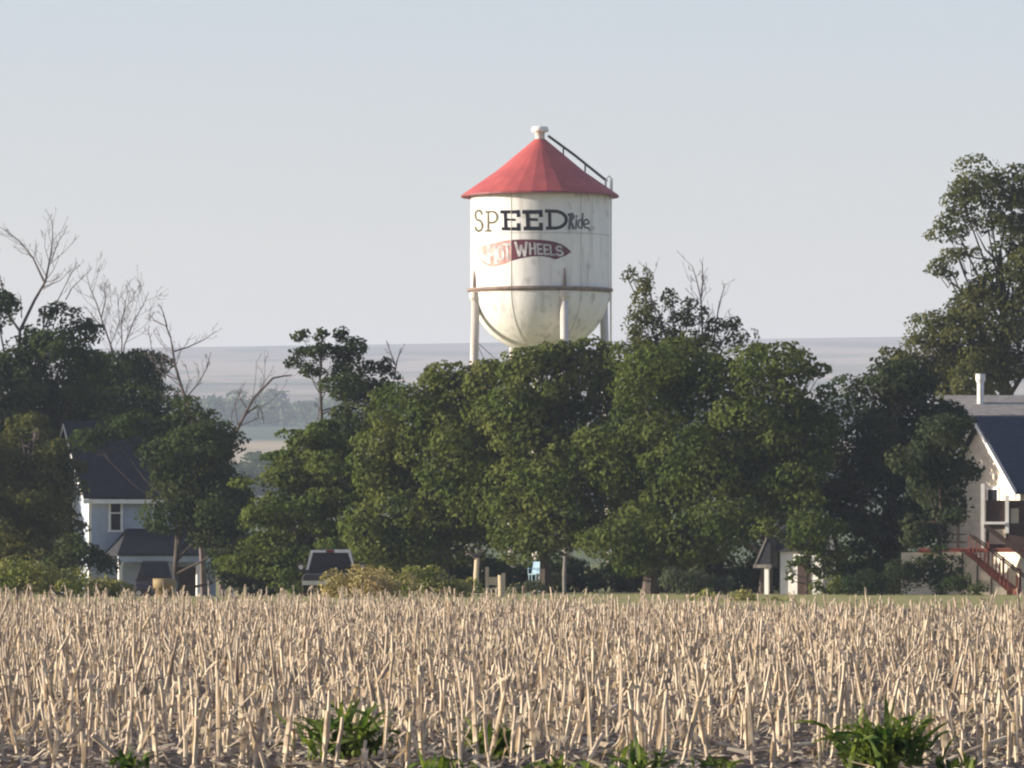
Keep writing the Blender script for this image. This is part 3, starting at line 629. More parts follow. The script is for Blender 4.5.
shrub('shrub', 'small dark bush at the foot of the wooden steps', 220, 962, [(960, 584, 14, 9), (975, 588, 10, 6)], 'leaf_dark', 37)
shrub('weed_bush', 'thin strip of green weeds at the edge of the stubble right of centre', 190, 735, [(700, 601, 24, 5), (740, 600, 26, 6), (775, 602, 20, 4)], 'grass_tall', 38)
shrub('shrub', 'dusty bush in the gap behind the grey pole', 240, 552, [(548, 580, 12, 8), (560, 578, 8, 10)], 'leaf_grey', 39)

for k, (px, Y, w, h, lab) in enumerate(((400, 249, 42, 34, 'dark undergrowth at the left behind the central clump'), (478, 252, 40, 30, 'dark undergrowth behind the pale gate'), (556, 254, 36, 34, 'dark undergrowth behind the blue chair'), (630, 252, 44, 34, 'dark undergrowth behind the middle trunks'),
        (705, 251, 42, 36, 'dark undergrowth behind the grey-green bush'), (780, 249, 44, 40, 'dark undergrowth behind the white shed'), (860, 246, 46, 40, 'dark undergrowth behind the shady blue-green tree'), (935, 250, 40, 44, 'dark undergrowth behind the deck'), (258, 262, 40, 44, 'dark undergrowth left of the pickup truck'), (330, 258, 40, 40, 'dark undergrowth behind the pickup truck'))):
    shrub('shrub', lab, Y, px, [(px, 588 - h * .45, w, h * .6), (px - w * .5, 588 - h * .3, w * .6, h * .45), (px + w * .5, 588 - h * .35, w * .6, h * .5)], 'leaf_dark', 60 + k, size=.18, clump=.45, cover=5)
# distant tree belts in the valley: far-off woods
def far_woods(label, spots, seed, size=2.2):
    rg = np.random.default_rng(seed); L = []
    for px, Y, w, h in spots:
        X = PXm(px, Y); L.append(((X, Y, gz(X, Y) + h * .4), (w, w * .8, h), 1.0))
    V_, Q_ = leaf_cloud(L, size, 3.0, rg, size * 1.3); o = quads_obj('distant_woods', V_, Q_, M['wood_far']); tag(o, label, 'woods', kind='stuff')
rr = random.Random(5)
far_woods('belt of bluish trees across the hazy valley', [(150 + k * 6 + rr.uniform(-4, 4), 2500 + rr.uniform(-60, 120), rr.uniform(5, 11), rr.uniform(5, 9)) for k in range(120)], 3)
far_woods('pale green trees on the valley floor behind the dead tree', [(150 + k * 5 + rr.uniform(-4, 4), 1250 + rr.uniform(-40, 60), rr.uniform(3, 5), rr.uniform(4, 7)) for k in range(150)], 4, 1.3)

# ------------------------------------------------------------------ house on the left
def H(root, mb, name, m, parent=None, sm=False):
    return mb.build(name, m, parent or root, sm)
hl_rz = math.radians(20)
hb = P(89, 545, 278); hX = hb.x; hz0 = gz(hX, 278)
house = thing('farmhouse', (hX, 278, hz0), 'blue-grey two-storey farmhouse with dark roof half hidden by trees on the left', 'house', rz=hl_rz)
HL, HD = 6.3, 6.4
he = (CAM_H + (HOR - 492) / F * 278) - hz0; hr = he + 3.3
b = MB()
b.box(0, HL, 0, HD, -0.2, he - .005)
b.prism([(0, 0, he), (0, HD, he), (0, HD / 2, hr - .12)], (HL, 0, 0)); b.build('wall', M['siding'], house)
def gable_roof(x0, x1, y0, y1, e, r, th=.16, ov=.35):
    b = MB(); ym = (y0 + y1) / 2; sl = (r - e) / (ym - y0)
    for s in (0, 1):
        ya = y0 - ov if s == 0 else y1 + ov; za = e - sl * ov
        b.prism([(x0 - ov, ya, za), (x0 - ov, ym + (.0 if s == 0 else .002), r), (x0 - ov, ym + (.0 if s == 0 else .002), r + th), (x0 - ov, ya, za + th)], (x1 - x0 + 2 * ov, 0, 0))
    return b
rf = gable_roof(0, HL, 0, HD, he + .02, hr).build('roof', M['shingle_dark'], house)
b = MB(); sl = (hr - he) / (HD / 2)
for s in (0, 1):
    ya = -.38 if s == 0 else HD + .38; za = he - sl * .38
    b.prism([(-.40, ya, za - .14), (-.40, HD / 2, hr - .15), (-.40, HD / 2, hr + .01), (-.40, ya, za + .06)], (.045, 0, 0))
b.box(-.36, HL + .36, -.40, -.365, he - sl * .36 - .18, he - sl * .36 + .02)
b.build('rake_board', M['trim'], house)
b = MB(); b.box(-.03, .12, -.03, .12, -.1, he - .02); b.build('corner_board', M['trim'], house)
b = MB()
for k in range(1, 26): b.box(.14, HL - .05, -.022, -.002, k * he / 26 - .02, k * he / 26 + .01)
b.build('clapboard', M['siding'], house)
def window(par, x0, x1, z0, z1, y=0.0, fw=.11, m='trim'):
    w = MB(); w.box(x0, x0 + fw, y - .07, y + .01, z0, z1); w.box(x1 - fw, x1, y - .07, y + .01, z0, z1)
    w.box(x0 + fw, x1 - fw, y - .07, y + .01, z1 - fw, z1); w.box(x0 - .04, x1 + .04, y - .09, y + .012, z0 - .1, z0)
    zm = (z0 + z1) / 2; w.box(x0 + fw, x1 - fw, y - .06, y + .008, zm - .03, zm + .03)
    o = w.build('window', M[m], par); g = MB(); g.box(x0 + fw, x1 - fw, y - .045, y + .006, z0, z1 - fw); g.build('pane', M['glass'], o); return o
zc = lambda py, Y=278: CAM_H + (HOR - py) / F * Y - hz0
window(house, 0.95, 1.65, zc(530), zc(496)); window(house, 3.1, 3.8, zc(530), zc(496)); window(house, 5.2, 5.9, zc(530), zc(496))
w_ = MB(); w_.box(-.05, .01, 2.6, 3.5, zc(530), zc(496)); wo = w_.build('window', M['trim'], house); g_ = MB(); g_.box(-.06, .0, 2.72, 3.38, zc(528), zc(498)); g_.build('pane', M['glass'], wo)
b = MB(); b.box(4.4, 5.4, -.05, .01, 0.2, 2.3); dr = b.build('door', M['brownwood'], house); b = MB(); b.tube([(4.55, -.06, 1.2), (4.55, -.12, 1.2)], .04, 8); b.build('handle', M['chrome'], dr)
# hipped porch roof with posts and beam
pz0, pz1 = zc(556, 275), zc(531, 277)
b = MB(); x0, x1, yo = 0.75, 6.6, -2.3
A = [(x0, yo, pz0), (x1, yo, pz0), (x1 - .9, -.03, pz1), (x0 + 1.1, -.03, pz1)]
b.prism(A, (0, 0, .12)); b.prism([(x0, yo, pz0 + .001), (x0 + 1.1, -.03, pz1 + .001), (x0, -.03, pz0 + .001)], (0, 0, .118))
b.prism([(x1, yo, pz0 + .001), (x1, -.03, pz0 + .001), (x1 - .9, -.03, pz1 + .001)], (0, 0, .118)); pr = b.build('porch_roof', M['shingle_dark'], house)
b = MB(); b.box(x0 + .05, x1 - .05, yo + .05, yo + .17, pz0 - .28, pz0 - .01); b.build('porch_beam', M['siding'], pr)
for xp in (x0 + .15, 2.7, 4.75, x1 - .15):
    b = MB(); b.box(xp - .09, xp + .09, yo + .02, yo + .20, -.3, pz0 - .285); b.box(xp - .13, xp + .13, yo - .02, yo + .24, pz0 - .42, pz0 - .30); b.build('porch_post', M['trim'], house)
b = MB(); b.box(x0, x1, yo, -.03, -.3, .25); b.build('porch_floor', M['grey_post'], house)
b = MB(); b.box(x0 + .3, 2.0, yo + .03, yo + .10, .3, 1.5); b.build('porch_screen', M['leaf_grey'], house)

# ------------------------------------------------------------------ parked vehicles
def wheel_part(par, x, y, r, w):
    b = MB(); b.tube([(x - w / 2, y, r), (x - w / 2 + .03, y, r), (x + w / 2 - .03, y, r), (x + w / 2, y, r)], [r * .9, r, r, r * .9], 18); o = b.build('wheel', M['tyre'], par)
    b = MB(); b.tube([(x - w / 2 - .012, y, r), (x + w / 2 + .012, y, r)], r * .55, 14); b.build('rim', M['chrome'], o)
def loft(secs):
    """body from cross sections (y, [(x,z)...]) with equal counts"""
    b = MB(); n = len(secs[0][1])
    for y, pts in secs:
        for x, z in pts: b.v.append((x, y, z))
    for i in range(len(secs) - 1):
        for k in range(n): b.f.append((i * n + k, i * n + (k + 1) % n, (i + 1) * n + (k + 1) % n, (i + 1) * n + k))
    b.f.append(tuple(range(n))[::-1]); b.f.append(tuple((len(secs) - 1) * n + k for k in range(n))); return b
def sec(w, z0, z1, wt=None, ch=.08):
    wt = w if wt is None else wt
    return [(-w, z0 + ch), (-w + ch, z0), (w - ch, z0), (w, z0 + ch), (wt, z1 - ch), (wt - ch, z1), (-wt + ch, z1), (-wt, z1 - ch)]
# pickup truck, tail toward the camera
TYk = 213; s_ = F / TYk; tx = PXm(329, TYk); tzg = gz(tx, TYk)
zk = lambda py: CAM_H + (HOR - py) / s_ - tzg
truck = thing('pickup_truck', (tx, TYk, tzg), 'dark pickup truck parked behind the pale brush mound with bright trim round its rear window', 'pickup truck')
zt, zb_, zs = zk(549.5), zk(574), zk(585)
loft([(0, sec(.96, .52, zb_ - .02, .95)), (.08, sec(.98, .48, zb_, .97)), (2.1, sec(.98, .45, zb_, .97)), (3.6, sec(.98, .42, zb_ + .02, .96)), (4.9, sec(.96, .42, zb_ - .02, .93)), (5.3, sec(.90, .5, zb_ - .12, .86))]).build('body', M['truck_paint'], truck)
cabz = zb_ - .02
cab = loft([(2.1, sec(.94, cabz, zt - .1, .72)), (2.35, sec(.95, cabz, zt, .74)), (3.4, sec(.95, cabz, zt, .74)), (4.0, sec(.94, cabz, cabz + .25, .88))]).build('cab', M['truck_paint'], truck)
b = MB(); zw0, zw1 = zb_ + .03, zt - .13
b.prism([(-.80, 2.06, zw0), (.80, 2.06, zw0), (.63, 2.10, zw1), (-.63, 2.10, zw1)], (0, .03, 0)); b.build('rear_window', M['glass'], cab)
b = MB()
b.prism([(-.91, 2.04, zw0 + .12), (-.82, 2.04, zw0 + .12), (-.66, 2.07, zw1), (-.74, 2.07, zw1 + .08)], (0, .05, 0))
b.box(-.73, -.18, 2.06, 2.12, zw1 + .02, zw1 + .10); b.build('window_trim', M['white_metal'], cab)
b = MB(); b.box(.14, .72, 2.06, 2.12, zw1 + .01, zw1 + .13); b.prism([(.80, 2.045, zw0 + .25), (.86, 2.045, zw0 + .25), (.73, 2.07, zw1 + .10), (.64, 2.07, zw1)], (0, .05, 0)); b.build('window_trim', M['white_metal'], cab)
b = MB(); b.box(-.14, .10, 2.05, 2.12, zw1 + .02, zw1 + .10); b.build('brake_light', M['tail_red'], cab)
b = MB(); b.box(-.80, .80, -.035, .0, .62, zb_ - .08); tg = b.build('tailgate', M['truck_paint'], truck); b = MB(); b.box(-.12, .12, -.06, -.036, zb_ - .28, zb_ - .20); b.build('handle', M['chrome'], tg)
for sx in (-1, 1):
    b = MB(); b.box(sx * .90 - .07, sx * .90 + .07, -.05, .0, .70, zb_ - .1); b.build('tail_light', M['tail_red'], truck)
    b = MB(); b.box(sx * 1.14 - .10, sx * 1.14 + .10, 3.28, 3.42, zb_ + .05, zb_ + .42); b.tube([(sx * .95, 3.36, zb_ + .1), (sx * 1.1, 3.36, zb_ + .15)], .03, 6); mi = b.build('side_mirror', M['truck_paint'], truck)
    b = MB(); b.tube([(sx * 1.14, 3.265, zb_ + .24), (sx * 1.14, 3.28, zb_ + .24)], .085, 12); b.build('mirror_glint_disc', M['white_metal'], mi)  # white disc imitates the sun's glint on the mirror
    for yy in (1.15, 4.3): wheel_part(truck, sx * .86, yy, .39, .27)
b = MB(); b.box(-.98, .98, -.18, -.05, .40, .56); b.build('bumper', M['chrome'], truck)
# dark car by the porch, nose to the camera
CY = 256; cx = PXm(152, CY); cz = gz(cx, CY)
car = thing('parked_car', (cx, CY, cz), 'dark parked car in the shade in front of the porch', 'car')
up = CAM_H + (HOR - 561) / F * CY - cz
loft([(0, sec(.78, .35, up * .52, .74)), (.25, sec(.86, .28, up * .60, .82)), (1.3, sec(.90, .25, up * .66, .86)), (3.4, sec(.90, .25, up * .68, .86)), (4.3, sec(.84, .32, up * .62, .80))]).build('body', M['car_paint'], car)
cb = loft([(1.2, sec(.84, up * .64, up * .70, .80)), (1.9, sec(.82, up * .64, up, .60)), (3.0, sec(.82, up * .64, up, .60)), (3.9, sec(.80, up * .64, up * .70, .78))]).build('cabin', M['car_paint'], car)
b = MB(); b.prism([(-.72, 1.24, up * .71), (.72, 1.24, up * .71), (.55, 1.80, up * .955), (-.55, 1.80, up * .955)], (0, -.03, .012)); b.build('windscreen', M['glass'], cb)
for sx in (-1, 1):
    b = MB(); b.tube([(sx * .58, -.03, up * .44), (sx * .58, .04, up * .44)], .11, 12); b.build('headlight', M['chrome'], car)
    for yy in (.8, 3.4): wheel_part(car, sx * .78, yy, .32, .2)
b = MB(); b.box(-.40, .40, -.025, .02, up * .36, up * .47); b.build('grille', M['steel_dark'], car)
b = MB(); b.box(-.78, .78, -.09, -.0, .34, .46); b.build('bumper', M['steel_dark'], car)

# ------------------------------------------------------------------ small yard things
Yt = 199; X = PXm(164, Yt); z0 = gz(X, Yt)
tub = thing('planter_tub', (X, Yt, z0), 'tan tapered tub with a wide rim at the field edge left of the truck', 'tub')
zt_ = CAM_H + (HOR - 578.5) / F * Yt - z0
b = MB(); b.lathe([(.24, 0), (.33, zt_ - .30), (.335, zt_ - .30), (.30, zt_ - .05), (.02, zt_ - .05)], 20); b.lathe([(.02, 0.001), (.24, 0.001)], 20); b.build('body', M['tub'], tub, True)
b = MB(); b.lathe([(.335, zt_ - .33), (.375, zt_ - .32), (.385, zt_), (.34, zt_), (.33, zt_ - .1)], 20); b.build('rim', mat('tub_rim', (.27, .20, .10), (.20, .15, .08), 4, .7), tub, True)
b = MB(); b.lathe([(.33, zt_ - .04), (.02, zt_ - .02)], 20); b.build('soil', M['tub_in'], tub)
def post(name, label, px, y0, y1, Y, wpx, m, cat, top=None, seed=1):
    X = PXm(px, Y); z0 = gz(X, Y); zt_ = CAM_H + (HOR - y0) / F * Y - z0; w = wpx / F * Y / 2
    o = thing(name, (X, Y, z0), label, cat); b = MB(); rr = random.Random(seed)
    b.tube([(0, 0, -.2), (rr.uniform(-.02, .02), 0, zt_ * .5), (rr.uniform(-.03, .03), 0, zt_)], [w * 1.05, w, w * .95], 8); b.build('shaft', M[m], o)
    return o, zt_
o, zt_ = post('fence_post', 'pale bare post under the left side of the central trees', 476.5, 558, 590, 224, 5.2, 'palewood', 'post')
b = MB()
for e in ((-.30, .0, .22), (.28, .05, .34), (.05, .1, .40)): b.tube([(0, 0, zt_ - .05), (e[0] * .5, e[1], zt_ + e[2] * .5), (e[0], e[1], zt_ + e[2])], [.09, .06, .02], 6)
b.build('branch_stub', M['bark'], o)
post('pole', 'thin grey pole standing at the right of the dark gap below the trees', 564.5, 556, 596, 222, 3.6, 'grey_post', 'pole')
post('fence_post', 'short pale post leaning in the stubble edge near the garden gate', 501, 575, 601, 208, 5.0, 'palewood', 'post', seed=4)
Yg = 214; X = PXm(495, Yg); z0 = gz(X, Yg); sg = F / Yg
gate = thing('garden_gate', (X, Yg, z0), 'small cream wooden gate with broken rails beside the pale post', 'gate')
gzp = lambda py: CAM_H + (HOR - py) / sg - z0
for dx, ya in ((-8, 567), (8.5, 573)):
    b = MB(); b.box(dx / sg - .065, dx / sg + .065, -.06, .06, -.2, gzp(ya)); b.build('gate_post', M['palewood'], gate)
b = MB(); b.box(-6 / sg, 6.2 / sg, -.03, .03, gzp(585), gzp(577)); b.build('plank', M['palewood'], gate)
b = MB(); b.prism([(-5.6 / sg, -.035, gzp(588)), (-5.6 / sg, -.035, gzp(590.5)), (6 / sg, -.035, gzp(588.5)), (6 / sg, -.035, gzp(586))], (0, .05, 0)); b.build('rail', M['palewood'], gate)
Yc = 230; X = PXm(534, Yc); z0 = gz(X, Yc)
ch = thing('lawn_chair', (X, Yc, z0), 'pale blue plastic lawn chair in the gap under the central trees', 'chair', rz=math.radians(-25))
ch.scale = (.7, .7, .92); zz = CAM_H + (HOR - 572) / F * Yc - z0; b = MB(); b.box(-.24, .24, -.24, .22, zz - .04, zz); b.build('seat', M['blue_plastic'], ch)
b = MB(); b.prism([(-.24, .20, zz + .01), (-.20, .36, zz + .52), (.20, .36, zz + .52), (.24, .20, zz + .01)], (0, .035, 0)); b.build('backrest', M['blue_plastic'], ch)
for sx in (-1, 1):
    for sy in (-1, 1):
        b = MB(); b.tube([(sx * .21, sy * .19, zz - .04), (sx * .24, sy * .22, 0)], .025, 6); b.build('leg', M['blue_plastic'], ch)
    b = MB(); b.box(sx * .26 - .03, sx * .26 + .03, -.22, .25, zz + .22, zz + .25); b.tube([(sx * .26, -.2, zz - .02), (sx * .26, -.2, zz + .22)], .022, 6); b.build('armrest', M['blue_plastic'], ch)

shrub('weed_bush', 'grey-green weeds in front of the blue lawn chair', 227, 534, [(530, 585, 9, 7), (540, 588, 9, 5), (518, 588, 8, 5)], 'leaf_grey', 45)
# small white shed with porch roof on a post
Ys = 229.5; ss = F / Ys; X = PXm(780, Ys); z0 = gz(X, Ys); zS = lambda py: CAM_H + (HOR - py) / ss - z0
shed = thing('garden_shed', (X, Ys, z0), 'small white shed with steep dark gable and a white post half hidden by leaves', 'shed', rz=math.radians(-20))
b = MB(); ez = zS(548); b.box(0, 1.75, 0, 1.7, -.2, ez - .004); b.prism([(0, 0, ez), (0, 1.7, ez), (0, .85, ez + .78)], (1.75, 0, 0)); b.build('wall', M['trim'], shed)
gable_roof(0, 1.75, 0, 1.7, ez + .02, ez + .82, .09, .16).build('roof', M['shingle_dark'], shed)
b = MB(); b.prism([(-.95, -.30, zS(567)), (-.30, -.30, zS(567)), (-.30, -.30, zS(545)), (-.46, -.30, zS(538))], (0, .9, 0)); b.build('porch_gable', M['shingle_dark'], shed)
b = MB(); b.box(-1.0, -.25, -.33, -.30 - .002, zS(568), zS(564.5)); b.prism([(-1.0, -.335, zS(567)), (-.93, -.335, zS(567)), (-.44, -.335, zS(539)), (-.46, -.335, zS(536))], (0, .03, 0)); b.build('barge_board', M['grey_post'], shed)
b = MB(); b.box(-.56, -.40, -.26, -.12, -.2, zS(568)); b.build('porch_post', M['trim'], shed)
b = MB(); b.box(.72, 1.25, -.03, .004, 0, 1.5); b.build('door', M['brownwood'], shed)
shrub('shrub', 'leafy sapling growing across the front of the small white shed', 226.5, 806, [(815, 540, 22, 12, 0, .7), (800, 562, 13, 4, 0, 1), (806, 551, 10, 6, 0, .9), (814, 570, 12, 5, 0, 1), (822, 556, 11, 10, 0, .9), (831, 572, 8, 14, 0, 1), (790, 578, 5, 5, 0, .7), (822, 590, 18, 6), (788, 536, 16, 10, 0, .8), (812, 526, 26, 12), (770, 530, 14, 8, 0, .8), (790, 566, 4, 10, 0, .5), (838, 556, 9, 14, 0, 1), (836, 585, 10, 8), (818, 548, 12, 8, 0, 1), (796, 546, 10, 5, 0, .9)], 'leaf_mid', 41, size=.13)

# ------------------------------------------------------------------ house on the right with deck and steps
Yr = 229; sr = F / Yr; rx = PXm(1020, Yr); rz0 = gz(rx, Yr); zR = lambda py: CAM_H + (HOR - py) / sr - rz0
hr_rz = math.radians(20)
hs_ = thing('deck_house', (rx, Yr, rz0), 'cream house with slate-blue roof and raised red-brown deck at the right edge', 'house', rz=hr_rz)
RL, RD = 11.0, 7.2; e = zR(489); rg_ = e + 2.75
b = MB(); b.box(0, RL, 0, RD, -.2, e - .004); b.prism([(0, 0, e), (0, RD, e), (0, RD / 2, rg_ - .1)], (RL, 0, 0)); b.build('wall', M['cream'], hs_)
rr_ = gable_roof(0, RL, 0, RD, e + .02, rg_, .16, .30).build('roof', M['shingle_blue'], hs_)
b = MB(); sl = (rg_ - e) / (RD / 2)
for s in (0, 1):
    ya = -.33 if s == 0 else RD + .33; za = e - sl * .33
    b.prism([(-.36, ya, za - .16), (-.36, RD / 2, rg_ - .15), (-.36, RD / 2, rg_ + .03), (-.36, ya, za + .05)], (.05, 0, 0))
b.build('rake_board', M['trim'], hs_)
b = MB()
for k in range(1, 38):
    z_ = k * .17; yc = max(0.0, (z_ + .05 - e) / sl)
    if yc < RD / 2 - .2: b.box(-.02, -.001, .02 + yc, RD - .02 - yc, z_, z_ + .012)
b.build('clapboard', M['cream'], hs_)
w_ = MB(); w_.box(-.05, .012, 1.9, 3.0, e - 1.2, e + .1); wo = w_.build('window', M['trim'], hs_); g_ = MB(); g_.box(-.06, .0, 2.02, 2.88, e - 1.1, e); g_.build('pane', M['glass'], wo)
window(hs_, 1.2, 2.3, 2.6, 3.9); window(hs_, 5.2, 6.3, 2.6, 3.9)
# rear wing with grey shingles, turned square to the road
cz_, sz_ = math.cos(-hr_rz), math.sin(-hr_rz)
def loc(px, Y, z): # world -> house local
    d = Vector((PXm(px, Y) - rx, Y - Yr, 0)); return (d.x * cz_ - d.y * sz_, d.x * sz_ + d.y * cz_, z)
Yw = 240; sw = F / Yw; zW = lambda py: CAM_H + (HOR - py) / sw - rz0
x0w, x1w = 944, 1250; wr, we = zW(397), zW(419)
b = MB(); pts = [loc(x0w + 8, Yw, -.2), loc(x1w, Yw, -.2), loc(x1w, Yw + 6, -.2), loc(x0w + 8, Yw + 6, -.2)]; b.prism(pts, (0, 0, we + .1)); b.build('rear_wall', M['siding'], hs_)
b = MB(); b.prism([loc(x0w, Yw - .4, we), loc(x1w, Yw - .4, we), loc(x1w, Yw + 2.6, wr), loc(x0w, Yw + 2.6, wr)], (0, 0, .14))
b.prism([loc(x0w, Yw + 6.2, we), loc(x0w, Yw + 2.602, wr), loc(x1w, Yw + 2.602, wr), loc(x1w, Yw + 6.2, we)], (0, 0, .14)); rear = b.build('rear_roof', M['shingle_grey'], hs_)
pz = loc(980.5, Yw + 1.4, 0); b = MB(); b.tube([(pz[0], pz[1], zW(412)), (pz[0], pz[1], zW(380))], .14, 12); b.tube([(pz[0], pz[1], zW(382)), (pz[0], pz[1], zW(379)), (pz[0], pz[1], zW(373))], [.15, .2, .2], 12); b.build('flue_pipe', M['white_metal'], rear)

dk = thing('wooden_deck', (PXm(975, 226), 226, gz(PXm(975, 226), 226)), 'red-brown raised wooden deck with steps and pale skirt boards beside the cream house', 'deck', rz=math.radians(-11))
sdk = F / 226; zD = lambda py: CAM_H + (HOR - py) / sdk; xD = lambda px: (px - 975) / sdk
fl = zD(545)
b = MB(); b.box(xD(918), xD(968), 0, 3.0, fl - .16, fl); b.box(xD(968) + .002, xD(1030), 1.2, 3.0, fl - .16, fl); b.build('deck_floor', M['redwood'], dk)
b = MB()
for px in (922, 940, 958): b.box(xD(px) - .05, xD(px) + .05, .02, .12, fl + .002, fl + .98)
b.box(xD(918), xD(966), .03, .11, fl + .982, fl + 1.06); b.box(xD(918), xD(966), .045, .095, fl + .5, fl + .56); b.box(xD(918), xD(966), .045, .095, fl + .2, fl + .26); b.build('railing', M['brownwood'], dk)
# steps going down to the right
sx0, sx1 = xD(966), xD(1012); ns = 8
b = MB()
for k in range(ns):
    xa = sx0 + (sx1 - sx0) * k / ns; za = fl - .02 - (fl - .12) * (k + .6) / ns
    b.box(xa, xa + (sx1 - sx0) / ns + .06, .06, 1.14, za - .05, za); b.box(xa + .01, xa + .04, .065, 1.135, za - .05 - (fl - .12) / ns + .04, za - .052)
b.build('step', M['redwood'], dk)
b = MB()
for yy in (.0, 1.15): b.prism([(sx0 - .05, yy, fl - .02), (sx0 - .05, yy, fl - .50), (sx1 - .16, yy, -.0), (sx1 + .22, yy, .0), (sx1 + .22, yy, .14)], (0, .05, 0))
b.build('stringer', M['redwood'], dk)
b = MB()
for yy in (.0, 1.15):
    b.prism([(xD(984), yy, zD(521)), (xD(984), yy, zD(524.5)), (xD(1032), yy, zD(562)), (xD(1032), yy, zD(558.5))], (0, .07, 0))
    b.prism([(xD(970), yy + .01, zD(531)), (xD(970), yy + .01, zD(533)), (xD(1028), yy + .01, zD(578)), (xD(1028), yy + .01, zD(576))], (0, .05, 0))
b.build('stair_rail', M['brownwood'], dk)
for px in (985, 1000, 1017):
    b = MB(); t = (px - 966) / 46; z_ = max(0, fl * (1 - t)); b.box(xD(px) - .045, xD(px) + .045, 1.151, 1.22, 0, z_ + 1.0); b.build('newel_post', M['redwood'], dk)
    b = MB(); b.box(xD(px) - .04, xD(px) + .04, -.03, -.002, 0, z_ + .75); b.build('newel_post', M['redwood'], dk)
for k, (pa, pb, ta, tb) in enumerate(((942, 955, 549, 549), (955.5, 962, 549, 549), (963.5, 977, 550, 560), (978, 991, 562, 574), (992, 1007, 575, 588))):
    b = MB(); y_ = -.045 - .004 * (k % 2); b.prism([(xD(pa), y_, -.02), (xD(pb), y_, -.02), (xD(pb), y_, zD(tb)), (xD(pa), y_, zD(ta))], (0, .03, 0)); b.build('skirt_board', M['plywood'], dk)
b = MB()
for px in (962.6, 977.5, 991.5): b.box(xD(px) - .03, xD(px) + .03, -.06, -.02 + .0, 0, zD(550 + max(0, px - 963) * .88)); 
b.build('skirt_batten', M['brownwood'], dk)
b = MB()
for px, a_, c_ in ((978, 480, 545), (1002.5, 492, 530)): b.box(xD(px) - .07, xD(px) + .07, 1.6, 1.74, zD(c_), zD(a_))
b.build('porch_post', M['trim'], dk)
b = MB(); b.box(xD(981), xD(1034), 1.75, 1.80, fl + .002, zD(497)); b.build('porch_screen', M['brownwood'], dk)
for pa, pb, ya, yb in ((984, 1001, 541, 526), (1006, 1014, 520, 505)):
    b = MB(); b.box(xD(pa), xD(pb), 1.735, 1.748, zD(ya), zD(yb)); b.build('screen_panel', M['plywood'], dk)
for k in range(11):
    px = 969 + k * 3.9; t = (px - 966) / 46; za = fl - .10 - (fl - .02) * min(1, t); b = MB()
    b.box(xD(px) - .024, xD(px) + .024, -.028, -.004, max(.05, za), zD(533 + (px - 970) * .776)); b.build('baluster', M['redwood'], dk)
b = MB(); b.box(xD(979), xD(1001), 1.5, 1.56, zD(521), zD(518.5)); b.build('porch_rail', M['trim'], dk)
b = MB(); b.box(xD(900), xD(941), .25, .30, 0, fl - .17); b.build('skirt_panel', M['cream'], dk)
shrub('shrub', 'bushy growth creeping over the pale skirt of the wooden deck', 223.5, 935, [(930, 562, 14, 12, 0, .6), (945, 570, 12, 14, 0, .7), (915, 570, 14, 12, 0, .7), (938, 548, 10, 6, 0, .4)], 'leaf_dark', 43, size=.13)

# ------------------------------------------------------------------ stubble field
def stalk_proto(rr, leaves):
    """one cut corn stalk; returns (stem MB, leaf MB)"""
    h = rr.uniform(.24, .50) if rr.random() < .7 else rr.uniform(.5, .78); r = rr.uniform(.0115, .0185); b = MB(); lean = rr.uniform(-.10, .10); kink = rr.uniform(-.022, .022)
    pts = []; rad = []
    for k in range(5):
        t = k / 4; pts.append((lean * h * t + kink * math.sin(t * 3), rr.uniform(-.008, .008), h * t - (.04 if k == 0 else 0))); rad.append(r * (1.12 - .25 * t))
    rad[2] *= 1.15
    b.tube(pts, rad, 6)
    lf = MB()
    for _ in range(leaves):
        k = rr.randint(1, 4); p = Vector(pts[k]); a = rr.uniform(0, 6.28); d = Vector((math.cos(a), math.sin(a), 0)); L = rr.uniform(.08, .28); w = rr.uniform(.012, .034)
        sd_ = Vector((-d.y, d.x, 0)) * w; up = rr.uniform(-.2, .5); q = [p + d * .01]
        for j in range(1, 4): q.append(p + d * (L * j / 3) * rr.uniform(.5, 1) + Vector((0, 0, L * (up * j / 3 - (j / 3) ** 2 * rr.uniform(.4, 1.0)))))
        for j in range(3):
            wa, wb = 1 - .25 * j, (1 - .25 * (j + 1)) * (.5 if j == 2 else 1); lf.quad(q[j] - sd_ * wa, q[j] + sd_ * wa, q[j + 1] + sd_ * wb, q[j + 1] - sd_ * wb)
    if leaves and rr.random() < .6:        # torn sheath clinging to the stem
        a = rr.uniform(0, 6.28); d = Vector((math.cos(a), math.sin(a), 0)) * r * 1.25; sd_ = Vector((-d.y, d.x, 0)) * 1.3
        lf.quad(Vector(pts[1]) + d - sd_, Vector(pts[1]) + d + sd_, Vector(pts[3]) + d * 1.2 + sd_ * .8, Vector(pts[3]) + d * 1.2 - sd_ * .8)
    return b, lf
PR = random.Random(99); protos = [stalk_proto(PR, PR.randint(2, 5)) for _ in range(26)]
spots = []; fr = random.Random(17); ang = math.radians(12); ca, sa = math.cos(ang), math.sin(ang)
for row in range(-30, 230):
    for k in range(-110, 150):
        u = k * .31 + fr.uniform(-.13, .13); v = row * .90 + fr.gauss(0, .06)
        x, y = u * ca - v * sa, u * sa + v * ca + 20
        if y < 45.6 or y > 176 or abs(x) > .0955 * y + 1.0: continue
        end = 156 - 21 * smooth(-2, 9, x) + 2.5 * math.sin(x * 1.7) + fr.uniform(-4, 4)
        if y > end: continue
        if fr.random() > (.9 if y > 50 else .55 + .35 * (y - 45.6) / 4.4): continue
        spots.append((y, x))
spots.sort()
near = [p for p in spots if abs(p[1]) < .0875 * p[0]][:300]; ns_ = set(near); rest = [p for p in spots if p not in ns_]
